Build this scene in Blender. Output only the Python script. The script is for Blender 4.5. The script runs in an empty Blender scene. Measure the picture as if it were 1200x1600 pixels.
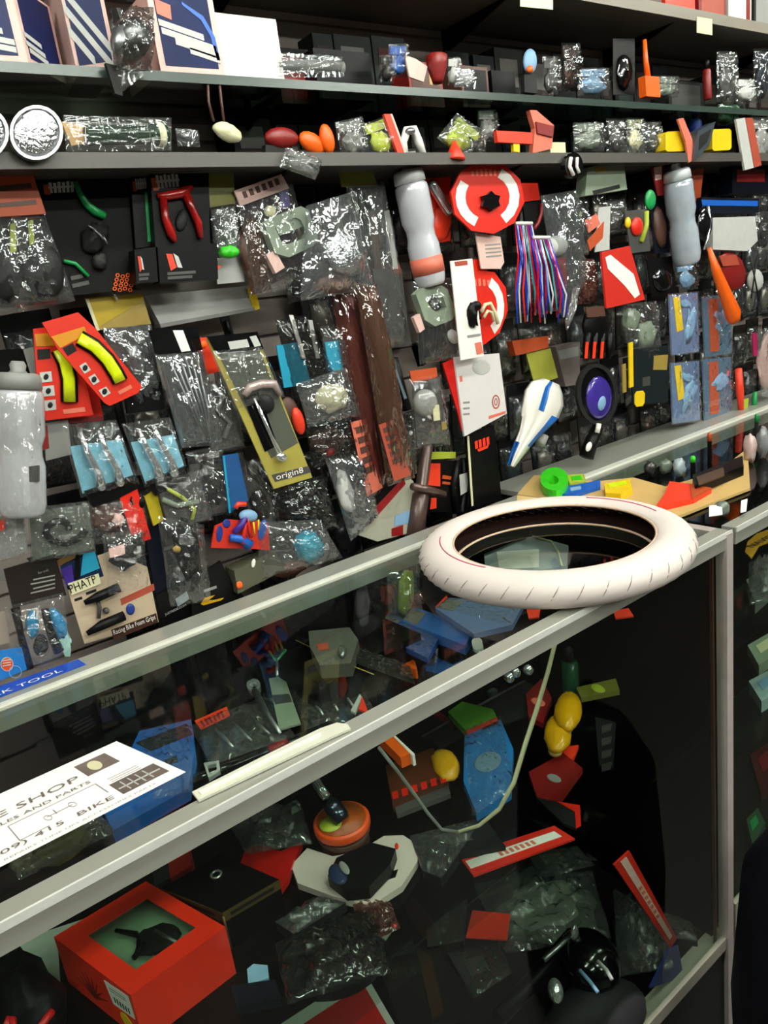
import bpy, math, random
from mathutils import Vector, Matrix, noise

# ---------------------------------------------------------------- camera, world, lights, exposure
S = bpy.context.scene
COL = S.collection
CZ = 1.72                                   # eye height
AX = Vector((0.7867188, -0.26912799, 0.55555707))    # world axes seen from the camera (right, down, forward)
AY = Vector((-0.60322281, -0.14398142, 0.78446899))
AZ = Vector((-0.13113267, -0.9522812, -0.27561703))
FPX = 1156.0
cam_d = bpy.data.cameras.new('camera')
cam = bpy.data.objects.new('camera', cam_d); COL.objects.link(cam)
cam_d.sensor_fit = 'VERTICAL'; cam_d.sensor_height = 36; cam_d.lens = 36 * FPX / 1600
cam_d.clip_start = 0.02
cam.matrix_world = Matrix(((AX[0], -AX[1], -AX[2], 0), (AY[0], -AY[1], -AY[2], 0), (AZ[0], -AZ[1], -AZ[2], CZ), (0, 0, 0, 1)))
S.camera = cam
S.view_settings.view_transform = 'Standard'; S.view_settings.look = 'None'
S.view_settings.gamma = 1; S.view_settings.use_curve_mapping = False
S.view_settings.exposure = -0.3
S.cycles.transparent_max_bounces = 24
S.cycles.max_bounces = 8
S.cycles.sample_clamp_indirect = 4.0
w = bpy.data.worlds.new('world'); S.world = w; w.use_nodes = True
w.node_tree.nodes['Background'].inputs[0].default_value = (0.75, 0.85, 1, 1)
w.node_tree.nodes['Background'].inputs[1].default_value = 0.05
LAMP_W = 85.0                                # emission of the ceiling tubes
LAMPS = [(-1.0, 0.35), (0.9, 0.35), (2.8, 0.35), (-1.0, -1.0), (0.9, -1.0), (2.8, -1.0), (0.9, -2.3), (2.8, -2.3)]   # fixture centres, all unseen; extra rows added for fill and glints
CEIL = 2.95

# ---------------------------------------------------------------- pixel -> place
def ray(px, py):
    r = Vector((px - 600, py - 800, FPX))
    return Vector((r.dot(AX), r.dot(AY), r.dot(AZ)))
def W(px, py, y):
    r = ray(px, py); return r * (y / r[1]) + Vector((0, 0, CZ))
def Hh(px, py, z):
    r = ray(px, py); return r * (z / r[2]) + Vector((0, 0, CZ))
def depth(p):
    q = p - Vector((0, 0, CZ)); return q[0]*AX[2] + q[1]*AY[2] + q[2]*AZ[2]

# ---------------------------------------------------------------- materials
def lin(h):
    if isinstance(h, str):
        v = [int(h[i:i+2], 16) / 255 for i in (0, 2, 4)]
        return [c / 12.92 if c <= .04045 else ((c + .055) / 1.055) ** 2.4 for c in v]
    return list(h)
_M = {}
def mat(h, rough=.45, metal=0.0, var=.12, scale=40.0, bump=0.0, emit=0, alpha=1, name=None, coat=0.0):
    key = (h, rough, metal, var, scale, bump, emit, alpha, coat)
    if key in _M: return _M[key]
    c = lin(h)
    m = bpy.data.materials.new(name or ('surface_' + str(h))); m.use_nodes = True
    nt = m.node_tree; N = nt.nodes; L = nt.links; b = N['Principled BSDF']
    b.inputs['Roughness'].default_value = rough; b.inputs['Metallic'].default_value = metal
    tc = N.new('ShaderNodeTexCoord'); nz = N.new('ShaderNodeTexNoise'); nz.inputs['Scale'].default_value = scale; nz.inputs['Detail'].default_value = 3
    if sum(c) < .12: b.inputs['Specular IOR Level'].default_value = .14 if rough > .3 else .4
    L.new(tc.outputs['Object'], nz.inputs['Vector'])
    mx = N.new('ShaderNodeMix'); mx.data_type = 'RGBA'
    mx.inputs[6].default_value = (*[x * (1 - var) for x in c], 1); mx.inputs[7].default_value = (*[min(1, x * (1 + var)) for x in c], 1)
    L.new(nz.outputs['Fac'], mx.inputs[0]); L.new(mx.outputs[2], b.inputs['Base Color'])
    if bump:
        bp = N.new('ShaderNodeBump'); bp.inputs['Strength'].default_value = bump; bp.inputs['Distance'].default_value = .004
        n2 = N.new('ShaderNodeTexNoise'); n2.inputs['Scale'].default_value = scale * 1.5; n2.inputs['Detail'].default_value = 4
        L.new(tc.outputs['Object'], n2.inputs['Vector']); L.new(n2.outputs['Fac'], bp.inputs['Height']); L.new(bp.outputs['Normal'], b.inputs['Normal'])
    if coat: b.inputs['Coat Weight'].default_value = coat; b.inputs['Coat Roughness'].default_value = .08
    if emit:
        b.inputs['Emission Color'].default_value = (*c, 1); b.inputs['Emission Strength'].default_value = emit
    if alpha < 1: b.inputs['Alpha'].default_value = alpha
    _M[key] = m
    return m
def face_only(N, L, sock):
    g = N.new('ShaderNodeNewGeometry'); iv = N.new('ShaderNodeMath'); iv.operation = 'SUBTRACT'; iv.inputs[0].default_value = 1; L.new(g.outputs['Backfacing'], iv.inputs[1])
    m = N.new('ShaderNodeMath'); m.operation = 'MULTIPLY'; L.new(sock, m.inputs[0]); L.new(iv.outputs[0], m.inputs[1]); return m.outputs[0]
def film(h='ffffff', body=.015, gloss=.05, rough=.07, bump=1.0, scale=38.0):
    """clear crinkled packaging film: mostly see-through, sharp glints on the folds"""
    key = ('film', h, body, gloss, rough, bump, scale)
    if key in _M: return _M[key]
    m = bpy.data.materials.new('clear_film'); m.use_nodes = True
    nt = m.node_tree; N = nt.nodes; L = nt.links; N.clear()
    out = N.new('ShaderNodeOutputMaterial'); tr = N.new('ShaderNodeBsdfTransparent'); gl = N.new('ShaderNodeBsdfGlossy'); df = N.new('ShaderNodeBsdfDiffuse')
    c = lin(h); tr.inputs[0].default_value = (*[.35 + .65 * x for x in c], 1); df.inputs[0].default_value = (*c, 1)
    gl.inputs[0].default_value = (1, 1, 1, 1); gl.inputs['Roughness'].default_value = rough
    tc = N.new('ShaderNodeTexCoord'); mp = N.new('ShaderNodeMapping'); mp.inputs['Scale'].default_value = (1.6, 1, .55); mp.inputs['Rotation'].default_value = (0, .35, 0)
    nz = N.new('ShaderNodeTexNoise'); nz.noise_type = 'RIDGED_MULTIFRACTAL'; nz.normalize = True; nz.inputs['Scale'].default_value = scale * .7; nz.inputs['Detail'].default_value = 2; nz.inputs['Distortion'].default_value = .9
    bp = N.new('ShaderNodeBump'); bp.inputs['Strength'].default_value = bump; bp.inputs['Distance'].default_value = .012
    L.new(tc.outputs['Object'], mp.inputs[0]); L.new(mp.outputs[0], nz.inputs['Vector']); L.new(nz.outputs['Fac'], bp.inputs['Height']); L.new(bp.outputs['Normal'], gl.inputs['Normal'])
    fr = N.new('ShaderNodeFresnel'); fr.inputs[0].default_value = 1.5; L.new(bp.outputs['Normal'], fr.inputs['Normal'])
    ad = N.new('ShaderNodeMath'); ad.operation = 'ADD'; ad.use_clamp = True; ad.inputs[1].default_value = gloss
    L.new(face_only(N, L, fr.outputs[0]), ad.inputs[0])
    m1 = N.new('ShaderNodeMixShader'); m1.inputs[0].default_value = body; L.new(tr.outputs[0], m1.inputs[1]); L.new(df.outputs[0], m1.inputs[2])
    m2 = N.new('ShaderNodeMixShader'); L.new(ad.outputs[0], m2.inputs[0]); L.new(m1.outputs[0], m2.inputs[1]); L.new(gl.outputs[0], m2.inputs[2])
    L.new(m2.outputs[0], out.inputs[0])
    _M[key] = m
    return m
def pane(tint='e6f0ea', refl=1.0, name='glass_pane'):
    key = ('pane', tint, refl)
    if key in _M: return _M[key]
    m = bpy.data.materials.new(name); m.use_nodes = True
    nt = m.node_tree; N = nt.nodes; L = nt.links; N.clear()
    out = N.new('ShaderNodeOutputMaterial'); tr = N.new('ShaderNodeBsdfTransparent'); gl = N.new('ShaderNodeBsdfGlossy'); gl.inputs['Roughness'].default_value = .02
    nz = N.new('ShaderNodeTexNoise'); nz.inputs['Scale'].default_value = 9; cr = N.new('ShaderNodeMapRange'); cr.inputs[3].default_value = .01; cr.inputs[4].default_value = .06
    L.new(nz.outputs['Fac'], cr.inputs[0]); L.new(cr.outputs[0], gl.inputs['Roughness'])
    tr.inputs[0].default_value = (*lin(tint), 1)
    fr = N.new('ShaderNodeFresnel'); fr.inputs[0].default_value = 1.45
    mu = N.new('ShaderNodeMath'); mu.operation = 'MULTIPLY'; mu.inputs[1].default_value = refl; mu.use_clamp = True
    L.new(face_only(N, L, fr.outputs[0]), mu.inputs[0])
    mx = N.new('ShaderNodeMixShader'); L.new(mu.outputs[0], mx.inputs[0]); L.new(tr.outputs[0], mx.inputs[1]); L.new(gl.outputs[0], mx.inputs[2]); L.new(mx.outputs[0], out.inputs[0])
    _M[key] = m
    return m
# named shorthands
K = {
 'film': film(), 'filmdk': film('8a8a88', .03, .03), 'filmred': film('7d463e', .3, .07), 'filmgrey': film('d8d8d8', .05, .05),
 'filmbrown': film('7a5646', .3, .06), 'filmsilver': film('e6e8ea', .05, .14, .08, 1.0, 34.0),
 'chrome': mat('eceef0', .14, .82), 'steel': mat('a8a9ab', .3, .9), 'alu': mat('aeada2', .36, .4, .06, 12), 'foil': mat('e4e5e8', .13, .92, .1, 90, 1.0),
 'black': mat('080708', .4), 'blackg': mat('0a0a0c', .12, 0, .1, 20, 0, 0, 1, 'black_gloss', .6), 'dark': mat('151312', .5), 'char': mat('201f1f', .5), 'navy': mat('10141f', .4),
 'white': mat('f2ece6', .5), 'paper': mat('fbf7f3', .6, 0, .02), 'cream': mat('d9d3ac', .45), 'grey': mat('8b8a86', .5), 'lgrey': mat('bdbcb8', .45), 'dgrey': mat('3c3a39', .5), 'greenish': mat('7f8a78', .45),
 'red': mat('d5220f', .4), 'dred': mat('7a100e', .45), 'redo': mat('e8381a', .45), 'orange': mat('f0600c', .4), 'dorange': mat('b4481e', .5), 'yellow': mat('e9c314', .4), 'neon': mat('d8e80c', .3, 0, .12, 60, .2),
 'green': mat('0c8a45', .4), 'lgreen': mat('36c41c', .4), 'lime': mat('a9b436', .5), 'olive': mat('6b6a22', .5), 'blue': mat('1558b4', .4), 'dblue': mat('182f7c', .4), 'teal': mat('1f93b4', .4), 'lblue': mat('7fa5c8', .45),
 'purple': mat('39207e', .35), 'pink': mat('dfb7ae', .5), 'salmon': mat('d86e58', .5), 'tan': mat('c79c62', .6, 0, .1, 20), 'gold': mat('a88d45', .4, .2), 'brown': mat('4e2f24', .5), 'brick': mat('a2432f', .5),
}
def mk(k): return K[k] if isinstance(k, str) else k

# ---------------------------------------------------------------- mesh builder
class MB:
    def __init__(s): s.v = []; s.f = []; s.sm = []
    def add(s, vs, fs, smooth=False):
        o = len(s.v); s.v += [Vector(p) for p in vs]
        for f in fs: s.f.append([i + o for i in f]); s.sm.append(smooth)
        return s
    def prism(s, front, ext):
        n = len(front); back = [p + ext for p in front]
        fs = [list(range(n)), list(range(2 * n - 1, n - 1, -1))] + [[i, i + n, (i + 1) % n + n, (i + 1) % n] for i in range(n)]
        return s.add(list(front) + back, fs)
    def box(s, a, b):
        (x0, y0, z0), (x1, y1, z1) = a, b
        return s.prism([Vector((x0, y0, z0)), Vector((x1, y0, z0)), Vector((x1, y0, z1)), Vector((x0, y0, z1))], Vector((0, y1 - y0, 0)))
    def tube(s, path, rad, n=8, closed=False, flat=1.0, up=None):
        P = [Vector(p) for p in path]; m = len(P)
        R = rad if isinstance(rad, (list, tuple)) else [rad] * m
        vs = []; up = up or Vector((0, 1, 0))
        for i in range(m):
            a = P[i - 1] if (i or closed) else P[0]; b = P[(i + 1) % m] if (i < m - 1 or closed) else P[-1]
            t = (b - a).normalized() if (b - a).length > 1e-9 else Vector((0, 0, 1))
            u = t.cross(up)
            if u.length < .05: u = t.cross(Vector((1, 0, .1)))
            u.normalize(); v = t.cross(u).normalized()
            for k in range(n):
                g = 2 * math.pi * k / n
                vs.append(P[i] + u * (math.cos(g) * R[i]) + v * (math.sin(g) * R[i] * flat))
        fs = []
        for i in range(m if closed else m - 1):
            j = (i + 1) % m
            for k in range(n): fs.append([i*n + k, i*n + (k+1) % n, j*n + (k+1) % n, j*n + k])
        if not closed: fs += [list(range(n - 1, -1, -1)), [(m-1)*n + k for k in range(n)]]
        return s.add(vs, fs, True)
    def lathe(s, p0, p1, prof, n=24, sq=1.0):
        """prof: (t along p0->p1, radius in metres)"""
        d = p1 - p0; t = d.normalized(); u = t.cross(Vector((0, 1, 0)))
        if u.length < .05: u = t.cross(Vector((1, 0, 0)))
        u.normalize(); v = t.cross(u)
        vs = []
        for (a, r) in prof:
            for k in range(n):
                g = 2 * math.pi * k / n; vs.append(p0 + d * a + u * (math.cos(g) * r) + v * (math.sin(g) * r * sq))
        m = len(prof); fs = []
        for i in range(m - 1):
            for k in range(n): fs.append([i*n + k, i*n + (k+1) % n, (i+1)*n + (k+1) % n, (i+1)*n + k])
        fs += [list(range(n - 1, -1, -1)), [(m-1)*n + k for k in range(n)]]
        return s.add(vs, fs, True)
    def ell(s, c, a, b, d, nu=14, nv=9, lump=0, seed=0):
        vs = []
        for i in range(nv + 1):
            th = math.pi * i / nv
            for k in range(nu):
                g = 2 * math.pi * k / nu; q = Vector((math.sin(th) * math.cos(g), math.sin(th) * math.sin(g), math.cos(th)))
                r = 1 + (lump * noise.noise(q * 2.2 + Vector((seed, 0, seed))) if lump else 0)
                vs.append(c + (a * q[0] + b * q[1] + d * q[2]) * r)
        fs = []
        for i in range(nv):
            for k in range(nu): fs.append([i*nu + k, (i+1)*nu + k, (i+1)*nu + (k+1) % nu, i*nu + (k+1) % nu])
        return s.add(vs, fs, True)
    def sheet(s, q, n, bulge, crump, seed=0, nu=18, nv=24, freq=5.0, back=True, base=0.0):
        """pillow-like crumpled sheet over a quad q=(TL,TR,BR,BL); n = outward unit vector"""
        vs = []
        L1 = (q[1] - q[0]).length; L2 = (q[3] - q[0]).length
        for j in range(nv + 1):
            for i in range(nu + 1):
                a = i / nu; b = j / nv
                p = (q[0] * (1 - a) + q[1] * a) * (1 - b) + (q[3] * (1 - a) + q[2] * a) * b
                e = (max(0, math.sin(math.pi * a)) ** .5) * (max(0, math.sin(math.pi * b)) ** .4)
                k = noise.noise(Vector((a * freq * 1.7 + seed * 7.3, b * freq * .8 + a * 2, seed))) + .5 * noise.noise(Vector((a * freq * 3 + 5, b * freq * 2.2, seed + 9)))
                k = 2 * max(0, 1 - 1.6 * abs(k)) ** 3 - .6
                wv = .12 * noise.noise(Vector((a * 3 + seed, b * 3, 4)))
                ed = Vector((0, 0, 0))
                if i in (0, nu): ed = (q[1] - q[0]) * (wv * .25)
                if j in (0, nv): ed += (q[3] - q[0]) * (wv * .12)
                vs.append(p + ed + n * (base + e * bulge + k * crump * (.25 + .75 * e)))
        W1 = nu + 1; fs = []
        for j in range(nv):
            for i in range(nu): fs.append([j*W1 + i, (j+1)*W1 + i, (j+1)*W1 + i + 1, j*W1 + i + 1])
        s.add(vs, fs, True)
        if back: s.add([q[0] - n*.0005, q[1] - n*.0005, q[2] - n*.0005, q[3] - n*.0005], [[0, 1, 2, 3]])
        return s
    def obj(s, name, material, loc=Vector((0, 0, 0)), parent=None, label=None):
        me = bpy.data.meshes.new(name)
        me.from_pydata([p - loc for p in s.v], [], s.f); me.materials.append(material)
        me.polygons.foreach_set('use_smooth', s.sm); me.update()
        o = bpy.data.objects.new(name, me); COL.objects.link(o)
        if parent: o.parent = parent
        else: o.location = loc
        if label: o['label'] = label
        return o

def textmesh(mb, txt, p0, p1, height, nrm, shear=0.0, ext=.0006):
    """flat raised lettering running from p0 to p1, standing `height` high, facing nrm"""
    cu = bpy.data.curves.new('t', 'FONT'); cu.body = txt; cu.size = 1; cu.resolution_u = 2; cu.extrude = 0
    o = bpy.data.objects.new('t', cu); COL.objects.link(o)
    dg = bpy.context.evaluated_depsgraph_get(); me = bpy.data.meshes.new_from_object(o.evaluated_get(dg))
    xs = [v.co.x for v in me.vertices]; x0, x1 = min(xs), max(xs)
    u = p1 - p0; ln = u.length; ud = u.normalized(); vd = nrm.cross(ud).normalized()
    co = [p0 + ud * ((v.co.x - x0) / (x1 - x0) * ln + shear * v.co.y * height) + vd * (v.co.y / .7 * height) for v in me.vertices]
    mb.add([c + nrm * ext for c in co], [list(p.vertices) for p in me.polygons])
    bpy.data.objects.remove(o); bpy.data.curves.remove(cu); bpy.data.meshes.remove(me)

# ---------------------------------------------------------------- things
def empty(name, label, cat, loc, group=None):
    o = bpy.data.objects.new(name, None); COL.objects.link(o); o.empty_display_size = .02
    o.location = loc; o['label'] = label; o['category'] = cat
    if group: o['group'] = group
    return o
_seed = [0]
def shape(mb, sh, M, n, nseed=0):
    """one shape of a part. M(px,py,d) gives the place at height d in front of the thing's plane; n is the plane's outward normal"""
    k = sh[0]
    if k == 'P':                                    # plate: outline, d, thickness
        pts, d, t = sh[1], sh[2], sh[3]
        mb.prism([M(x, y, d + t) for x, y in pts], -n * t)
    elif k == 'R':                                  # ring plate: outer, inner outlines of equal length
        A, B, d, t = sh[1:5]
        a = [M(x, y, d + t) for x, y in A]; b = [M(x, y, d + t) for x, y in B]; m = len(a)
        vs = a + b + [p - n*t for p in a] + [p - n*t for p in b]; fs = []
        for i in range(m):
            j = (i + 1) % m
            fs += [[i, j, m+j, m+i], [2*m+i, 3*m+i, 3*m+j, 2*m+j], [i, 2*m+i, 2*m+j, j], [m+i, m+j, 3*m+j, 3*m+i]]
        mb.add(vs, fs)
    elif k == 'B':                                  # crumpled bag: quad, d, bulge, crumple
        _seed[0] += 1
        q = [M(x, y, sh[2]) for x, y in sh[1]]
        mb.sheet(q, n, sh[3], sh[4], _seed[0])
    elif k == 'T':                                  # bar along a path, radius in px, d
        pts = [M(x, y, sh[3]) for x, y in sh[1]]; r = sh[2]
        if isinstance(r, (list, tuple)): rr = [q * depth(p) / FPX for q, p in zip(r, pts)]
        else: rr = [r * depth(p) / FPX for p in pts]
        mb.tube(pts, rr, 10, sh[4] if len(sh) > 4 else False, sh[5] if len(sh) > 5 else 1.0, n)
    elif k == 'L':                                  # turned: p0, p1, [(t, r px)], d
        a = M(*sh[1], sh[4]); b = M(*sh[2], sh[4]); s = depth((a + b) / 2) / FPX
        mb.lathe(a, b, [(t, r * s) for t, r in sh[3]], 24, sh[5] if len(sh) > 5 else 1.0)
    elif k == 'E':                                  # rounded lump: centre, rx, ry px, angle deg, d, rz m, lumpiness
        (cx, cy), rx, ry, ang, d, rz = sh[1:7]; lump = sh[7] if len(sh) > 7 else 0
        c = M(cx, cy, d); a = math.radians(ang)
        u = M(cx + rx * math.cos(a), cy + rx * math.sin(a), d) - c; v = M(cx - ry * math.sin(a), cy + ry * math.cos(a), d) - c
        _seed[0] += 1; mb.ell(c, u, v, n * rz, 16, 10, lump, _seed[0])
    elif k == 'X':                                  # lettering
        txt, p0, p1, h, d = sh[1:6]
        a = M(*p0, d); b = M(*p1, d)
        textmesh(mb, txt, a, b, h * depth((a + b) / 2) / FPX, n, sh[6] if len(sh) > 6 else 0)
def spec(name, label, cat, plane, parts, group=None):
    """plane: ('y', v) upright facing the shop, ('z', v) lying. parts: (path, material, [shapes], label)"""
    ax, v = plane
    if ax == 'y': M = lambda x, y, d: W(x, y, v - d); n = Vector((0, -1, 0))
    else: M = lambda x, y, d: Hh(x, y, v + d); n = Vector((0, 0, 1))
    built = []
    for p in parts:
        mb = MB()
        for sh in p[2]: shape(mb, sh, M, n)
        built.append((p[0], mb, mk(p[1]), p[3] if len(p) > 3 else None))
    allv = [q for b in built for q in b[1].v]
    cx = sum(q[0] for q in allv) / len(allv); cy = sum(q[1] for q in allv) / len(allv); cz = min(q[2] for q in allv)
    loc = Vector((cx, cy, cz))
    if len(built) == 1:
        o = built[0][1].obj(name, built[0][2], loc); o['label'] = label; o['category'] = cat
        if group: o['group'] = group
        return o
    root = empty(name, label, cat, loc, group); done = {}
    for path, mb, m, lb in built:
        if '/' in path:
            a, b = path.split('/'); done.setdefault(b, None)
            mb.obj(b, m, loc, done[a], lb)
        else: done[path] = mb.obj(path, m, loc, root, lb)
    return root
def struct(mb, name, m):
    o = mb.obj(name, m); o['kind'] = 'structure'; return o
def V(x, y, z): return Vector((x, y, z + CZ))       # z given from eye level

# ---------------------------------------------------------------- room
FX0, FX1, FY0, YW = -3.2, 4.4, -3.0, 1.45
struct(MB().box((FX0, FY0, -.05), (FX1, YW + .1, 0)), 'floor', mat('57534e', .35, 0, .2, 6))
struct(MB().box((FX0, FY0, CEIL), (FX1, YW + .1, CEIL + .05)), 'ceiling', mat('8f8d88', .8, 0, .06, 8))
struct(MB().box((FX0 - .08, FY0, 0), (FX0, YW + .1, CEIL)), 'wall_left', mat('57534f', .7, 0, .1, 4))
struct(MB().box((FX1, FY0, 0), (FX1 + .08, YW + .1, CEIL)), 'wall_right', mat('35322f', .7, 0, .1, 4))
struct(MB().box((FX0, FY0 - .08, 0), (FX1, FY0, CEIL)), 'wall_front', mat('35322f', .7, 0, .2, 4))
mb = MB()                                            # slotted display wall: boards with dark grooves between them
z = 0.0; step = .076
mb.box((FX0, YW + .012, 0), (FX1, YW + .1, CEIL))
while z < CEIL - .05:
    mb.box((FX0, YW, z + .007), (FX1, YW + .013, min(z + step, CEIL - .001)))
    z += step
struct(mb, 'wall_back', mat('9c8f88', .5, 0, .08, 5))
struct(MB().box((FX0, YW - .012, 0), (FX1, YW, .09)), 'baseboard_back', K['char'])

# ceiling lamps: each a housing, two tubes, end caps
for i, (x, y) in enumerate(LAMPS):
    r = empty('ceiling_lamp', ['unseen white twin tube ceiling lamp', ''][0] + ' ' + ['left in the front row over the counter', 'centre over the counter', 'right over the counter', 'left behind the customer side', 'centre behind the customer side', 'right behind the customer side', 'centre farthest back', 'right farthest back'][i], 'lamp', Vector((x, y, CEIL - .09)), 'ceiling lamps')
    L0 = Vector((x, y, CEIL - .09))
    MB().box((x - .62, y - .11, CEIL - .05), (x + .62, y + .11, CEIL)).obj('housing', K['white'], L0, r)
    for dy in (-.055, .055):
        MB().tube([Vector((x - .58, y + dy, CEIL - .072)), Vector((x + .58, y + dy, CEIL - .072))], .017, 12).obj('tube', mat('f9fff4', .4, 0, 0, 5, 0, LAMP_W), L0, r)

# wall shelves
def shelf(name, label, x0, x1, y0, z0, t, m, edge=None):
    loc = V(x0, y0, z0 - t)
    r = empty(name, label, 'shelf', loc)
    MB().box(tuple(V(x0, y0, z0 - t)), tuple(V(x1, YW, z0))).obj('shelf_board', m, loc, r)
    if edge:
        MB().box(tuple(V(x0, y0 - .004, z0 - t - .004)), tuple(V(x1, y0 - .0002, z0))).obj('edge_strip', edge, loc, r)
    b = MB()
    x = x0 + .15
    while x < x1:
        b = MB().prism([V(x, y0 + .03, z0 - t), V(x, YW, z0 - t), V(x, YW, z0 - t - .05)], Vector((.006, 0, 0)))
        b.obj('bracket', K['black'], loc, r); x += .61
    return r
ZT, ZA, ZB = .58, .377, .262
shelf('wall_shelf', 'beige board shelf at the very top of the wall, over the glass shelf', -.6, 4.3, 1.2, ZT + .022, .022, mat('5f574e', .6, 0, .1, 6), mat('80776b', .5, 0, .1, 6))
shelf('glass_shelf', 'long tinted glass shelf under the beige board, carrying boxes', -.6, 4.3, 1.2, ZA, .010, pane('93a39a', 1.2), mat('333f3a', .25, 0, .1, 6))
shelf('wall_shelf', 'grey lower shelf with reflector disc on it, above the hanging packs', -.6, 4.3, 1.2, ZB, .018, mat('3c3835', .5, 0, .1, 6), mat('4c4743', .45, 0, .1, 6))

# ---------------------------------------------------------------- the two glass cases
def case(label, x0, x1, posts, wide):
    yf, yb, zt, zb, zd = .69, 1.17, -.5, -CZ, -1.46
    loc = V((x0 + x1) / 2, .93, zb)
    r = empty('display_case', label, 'display case', loc)
    def part(name, m, mb, par=None, lb=None): return mb.obj(name, mk(m), loc, par or r, lb)
    bx = lambda a, b: MB().box(tuple(V(*a)), tuple(V(*b)))
    part('top_glass', pane('f2f8f3', .8), bx((x0, yf + .026, zt - .008), (x1, yb - .03, zt - .001)))
    part('front_glass', pane('f0f6f1', .8), bx((x0, yf + .004, zd), (x1, yf + .009, zt - .03)))
    fr = part('front_rail', 'alu', bx((x0, yf, zt - .033), (x1, yf + .028, zt)).add([], []))
    part('rail_lip', mat('f0efe8', .3, .2), bx((x0, yf - .003, zt - .008), (x1, yf - .0002, zt + .002)), fr)  # pale lip colour paints the front rail's highlight
    wd = .21 if wide else .085
    br = part('back_rail', 'alu', bx((x0, yb - .03, zt - .012), (x1, yb - .03 + wd, zt)))
    part('rail_lip', mat('ecebe0', .3, .2), bx((x0, yb - .03 + wd * .12, zt), (x1, yb - .03 + wd * .22, zt + .005)), br)  # pale raised stripe paints the back rail's bright highlight
    part('rail_lip', mat('9b9b90', .35, .5), bx((x0, yb - .034, zt - .03), (x1, yb - .0302, zt - .001)), br)
    part('door_panel', 'black', bx((x0, yb + .005, zd), (x1, yb + .011, zt - .032)), None, 'black sliding back door')
    part('base', mat('77727a', .5, 0, .05, 6) if wide else 'black', bx((x0, yf + .006, zb), (x1, yb, zd - .012)))
    part('deck', 'dark', bx((x0, yf + .012, zd - .0118), (x1, yb, zd)), None, 'dark bottom deck')
    part('deck_edge', mat('a9a596', .5, 0, .1, 9), bx((x0, yf + .0125, zd + .0002), (x1, yf + .045, zd + .002)))
    part('bottom_rail', mat('b9b1a2', .45, .2), bx((x0, yf, zd - .016), (x1, yf + .0115, zd + (.08 if wide else .014))))
    for xe in posts:
        part('post', mat('d8cbc6', .3, .35), bx((xe - .022, yf - .004, zb), (xe, yf + .018, zt - .002)), None, 'pinkish white corner post')
        part('end_rail', mat('d8cbc6', .3, .35), bx((xe - .022, yf + .028, zt - .03), (xe, yb - .032, zt)))
        part('end_panel', 'black', bx((xe - .030, yf + .03, zd), (xe - .024, yb, zt - .032)), None, 'black end panel')
        part('corner_strip', mat('4d2a1c', .4), bx((xe - .045, yf + .012, zd), (xe - .040, yf + .018, zt - .034)))
    return r, part, bx, loc
c1, part, bx, loc1 = case('long glass display case with pale metal rails, holding red box and orange reel', -.8, 1.272, (1.272,), False)
for z0, y0, y1, x1 in ((-.67, .93, 1.165, 1.0), (-.91, .70, 1.165, 1.22)):
    g = part('glass_shelf', pane('eaf3ee', .5), bx((-.78, y0, z0 - .007), (x1, y1, z0)))
    x = -.6
    while x < x1:
        part('clip', 'chrome', bx((x, y1 - .015, z0 - .022), (x + .02, y1, z0 - .0072)), g); x += .55
c2, part, bx, loc2 = case('right hand display case beyond the white post, with wide back ledge', 1.288, 4.2, (), True)
part('end_panel', 'blackg', bx((1.288, .70, -1.46), (1.296, 1.165, -.532)), None, 'black end panel')
for z0 in (-.78, -1.05):
    part('glass_shelf', pane('eaf3ee', .5), bx((1.30, .72, z0 - .007), (4.19, 1.16, z0)))

# ---------------------------------------------------------------- helpers for goods
def qf(q):
    return lambda u, v: ((q[0][0]*(1-u) + q[1][0]*u)*(1-v) + (q[3][0]*(1-u) + q[2][0]*u)*v, (q[0][1]*(1-u) + q[1][1]*u)*(1-v) + (q[3][1]*(1-u) + q[2][1]*u)*v)
def sub(q, u0, v0, u1, v1):
    f = qf(q); return [f(u0, v0), f(u1, v0), f(u1, v1), f(u0, v1)]
def oval(cx, cy, rx, ry, ang=0, n=22):
    a = math.radians(ang)
    return [(cx + rx*math.cos(t)*math.cos(a) - ry*math.sin(t)*math.sin(a), cy + rx*math.cos(t)*math.sin(a) + ry*math.sin(t)*math.cos(a)) for t in [2*math.pi*i/n for i in range(n)]]
def rr(q, r=.12):
    """quad with cut corners"""
    f = qf(q); return [f(r, 0), f(1-r, 0), f(1, r), f(1, 1-r), f(1-r, 1), f(r, 1), f(0, 1-r), f(0, r)]
def lines(q, n, fill=.5):
    """little printed text lines as thin bars"""
    out = []
    for i in range(n):
        v = (i + .25) / n; e = [1, .8, .92, .7][i % 4]
        out.append(('P', sub(q, 0, v, e, v + fill / n), 0, .0006))
    return out
def lift(shapes, d): return [tuple(list(s[:2]) + [d] + list(s[3:])) if s[0] == 'P' else s for s in shapes]
def up(name, label, cat, y, parts, group=None): return spec(name, label, cat, ('y', y), parts, group)
def lie(name, label, cat, z, parts, group=None): return spec(name, label, cat, ('z', z), parts, group)
def pbag(label, y, q, header, content, fm='film', bulge=.016, crump=.006, cat='packet', name='hanging_bag', hv=.2, group=None, extra=()):
    """header card folded over a clear bag of parts"""
    P = []
    if header: P.append(('header_card', header, [('P', sub(q, 0, 0, 1, hv), .002, .003)]))
    P.append(('backing_card', 'dgrey' if not extra or not isinstance(extra, str) else extra, [('P', sub(q, .04, hv, .96, .97), -.003, .002)]))
    P += content
    P.append(('bag', fm, [('B', sub(q, 0, hv if header else 0, 1, 1), 0, bulge, crump)]))
    return up(name, label, cat, y, P, group)

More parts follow.
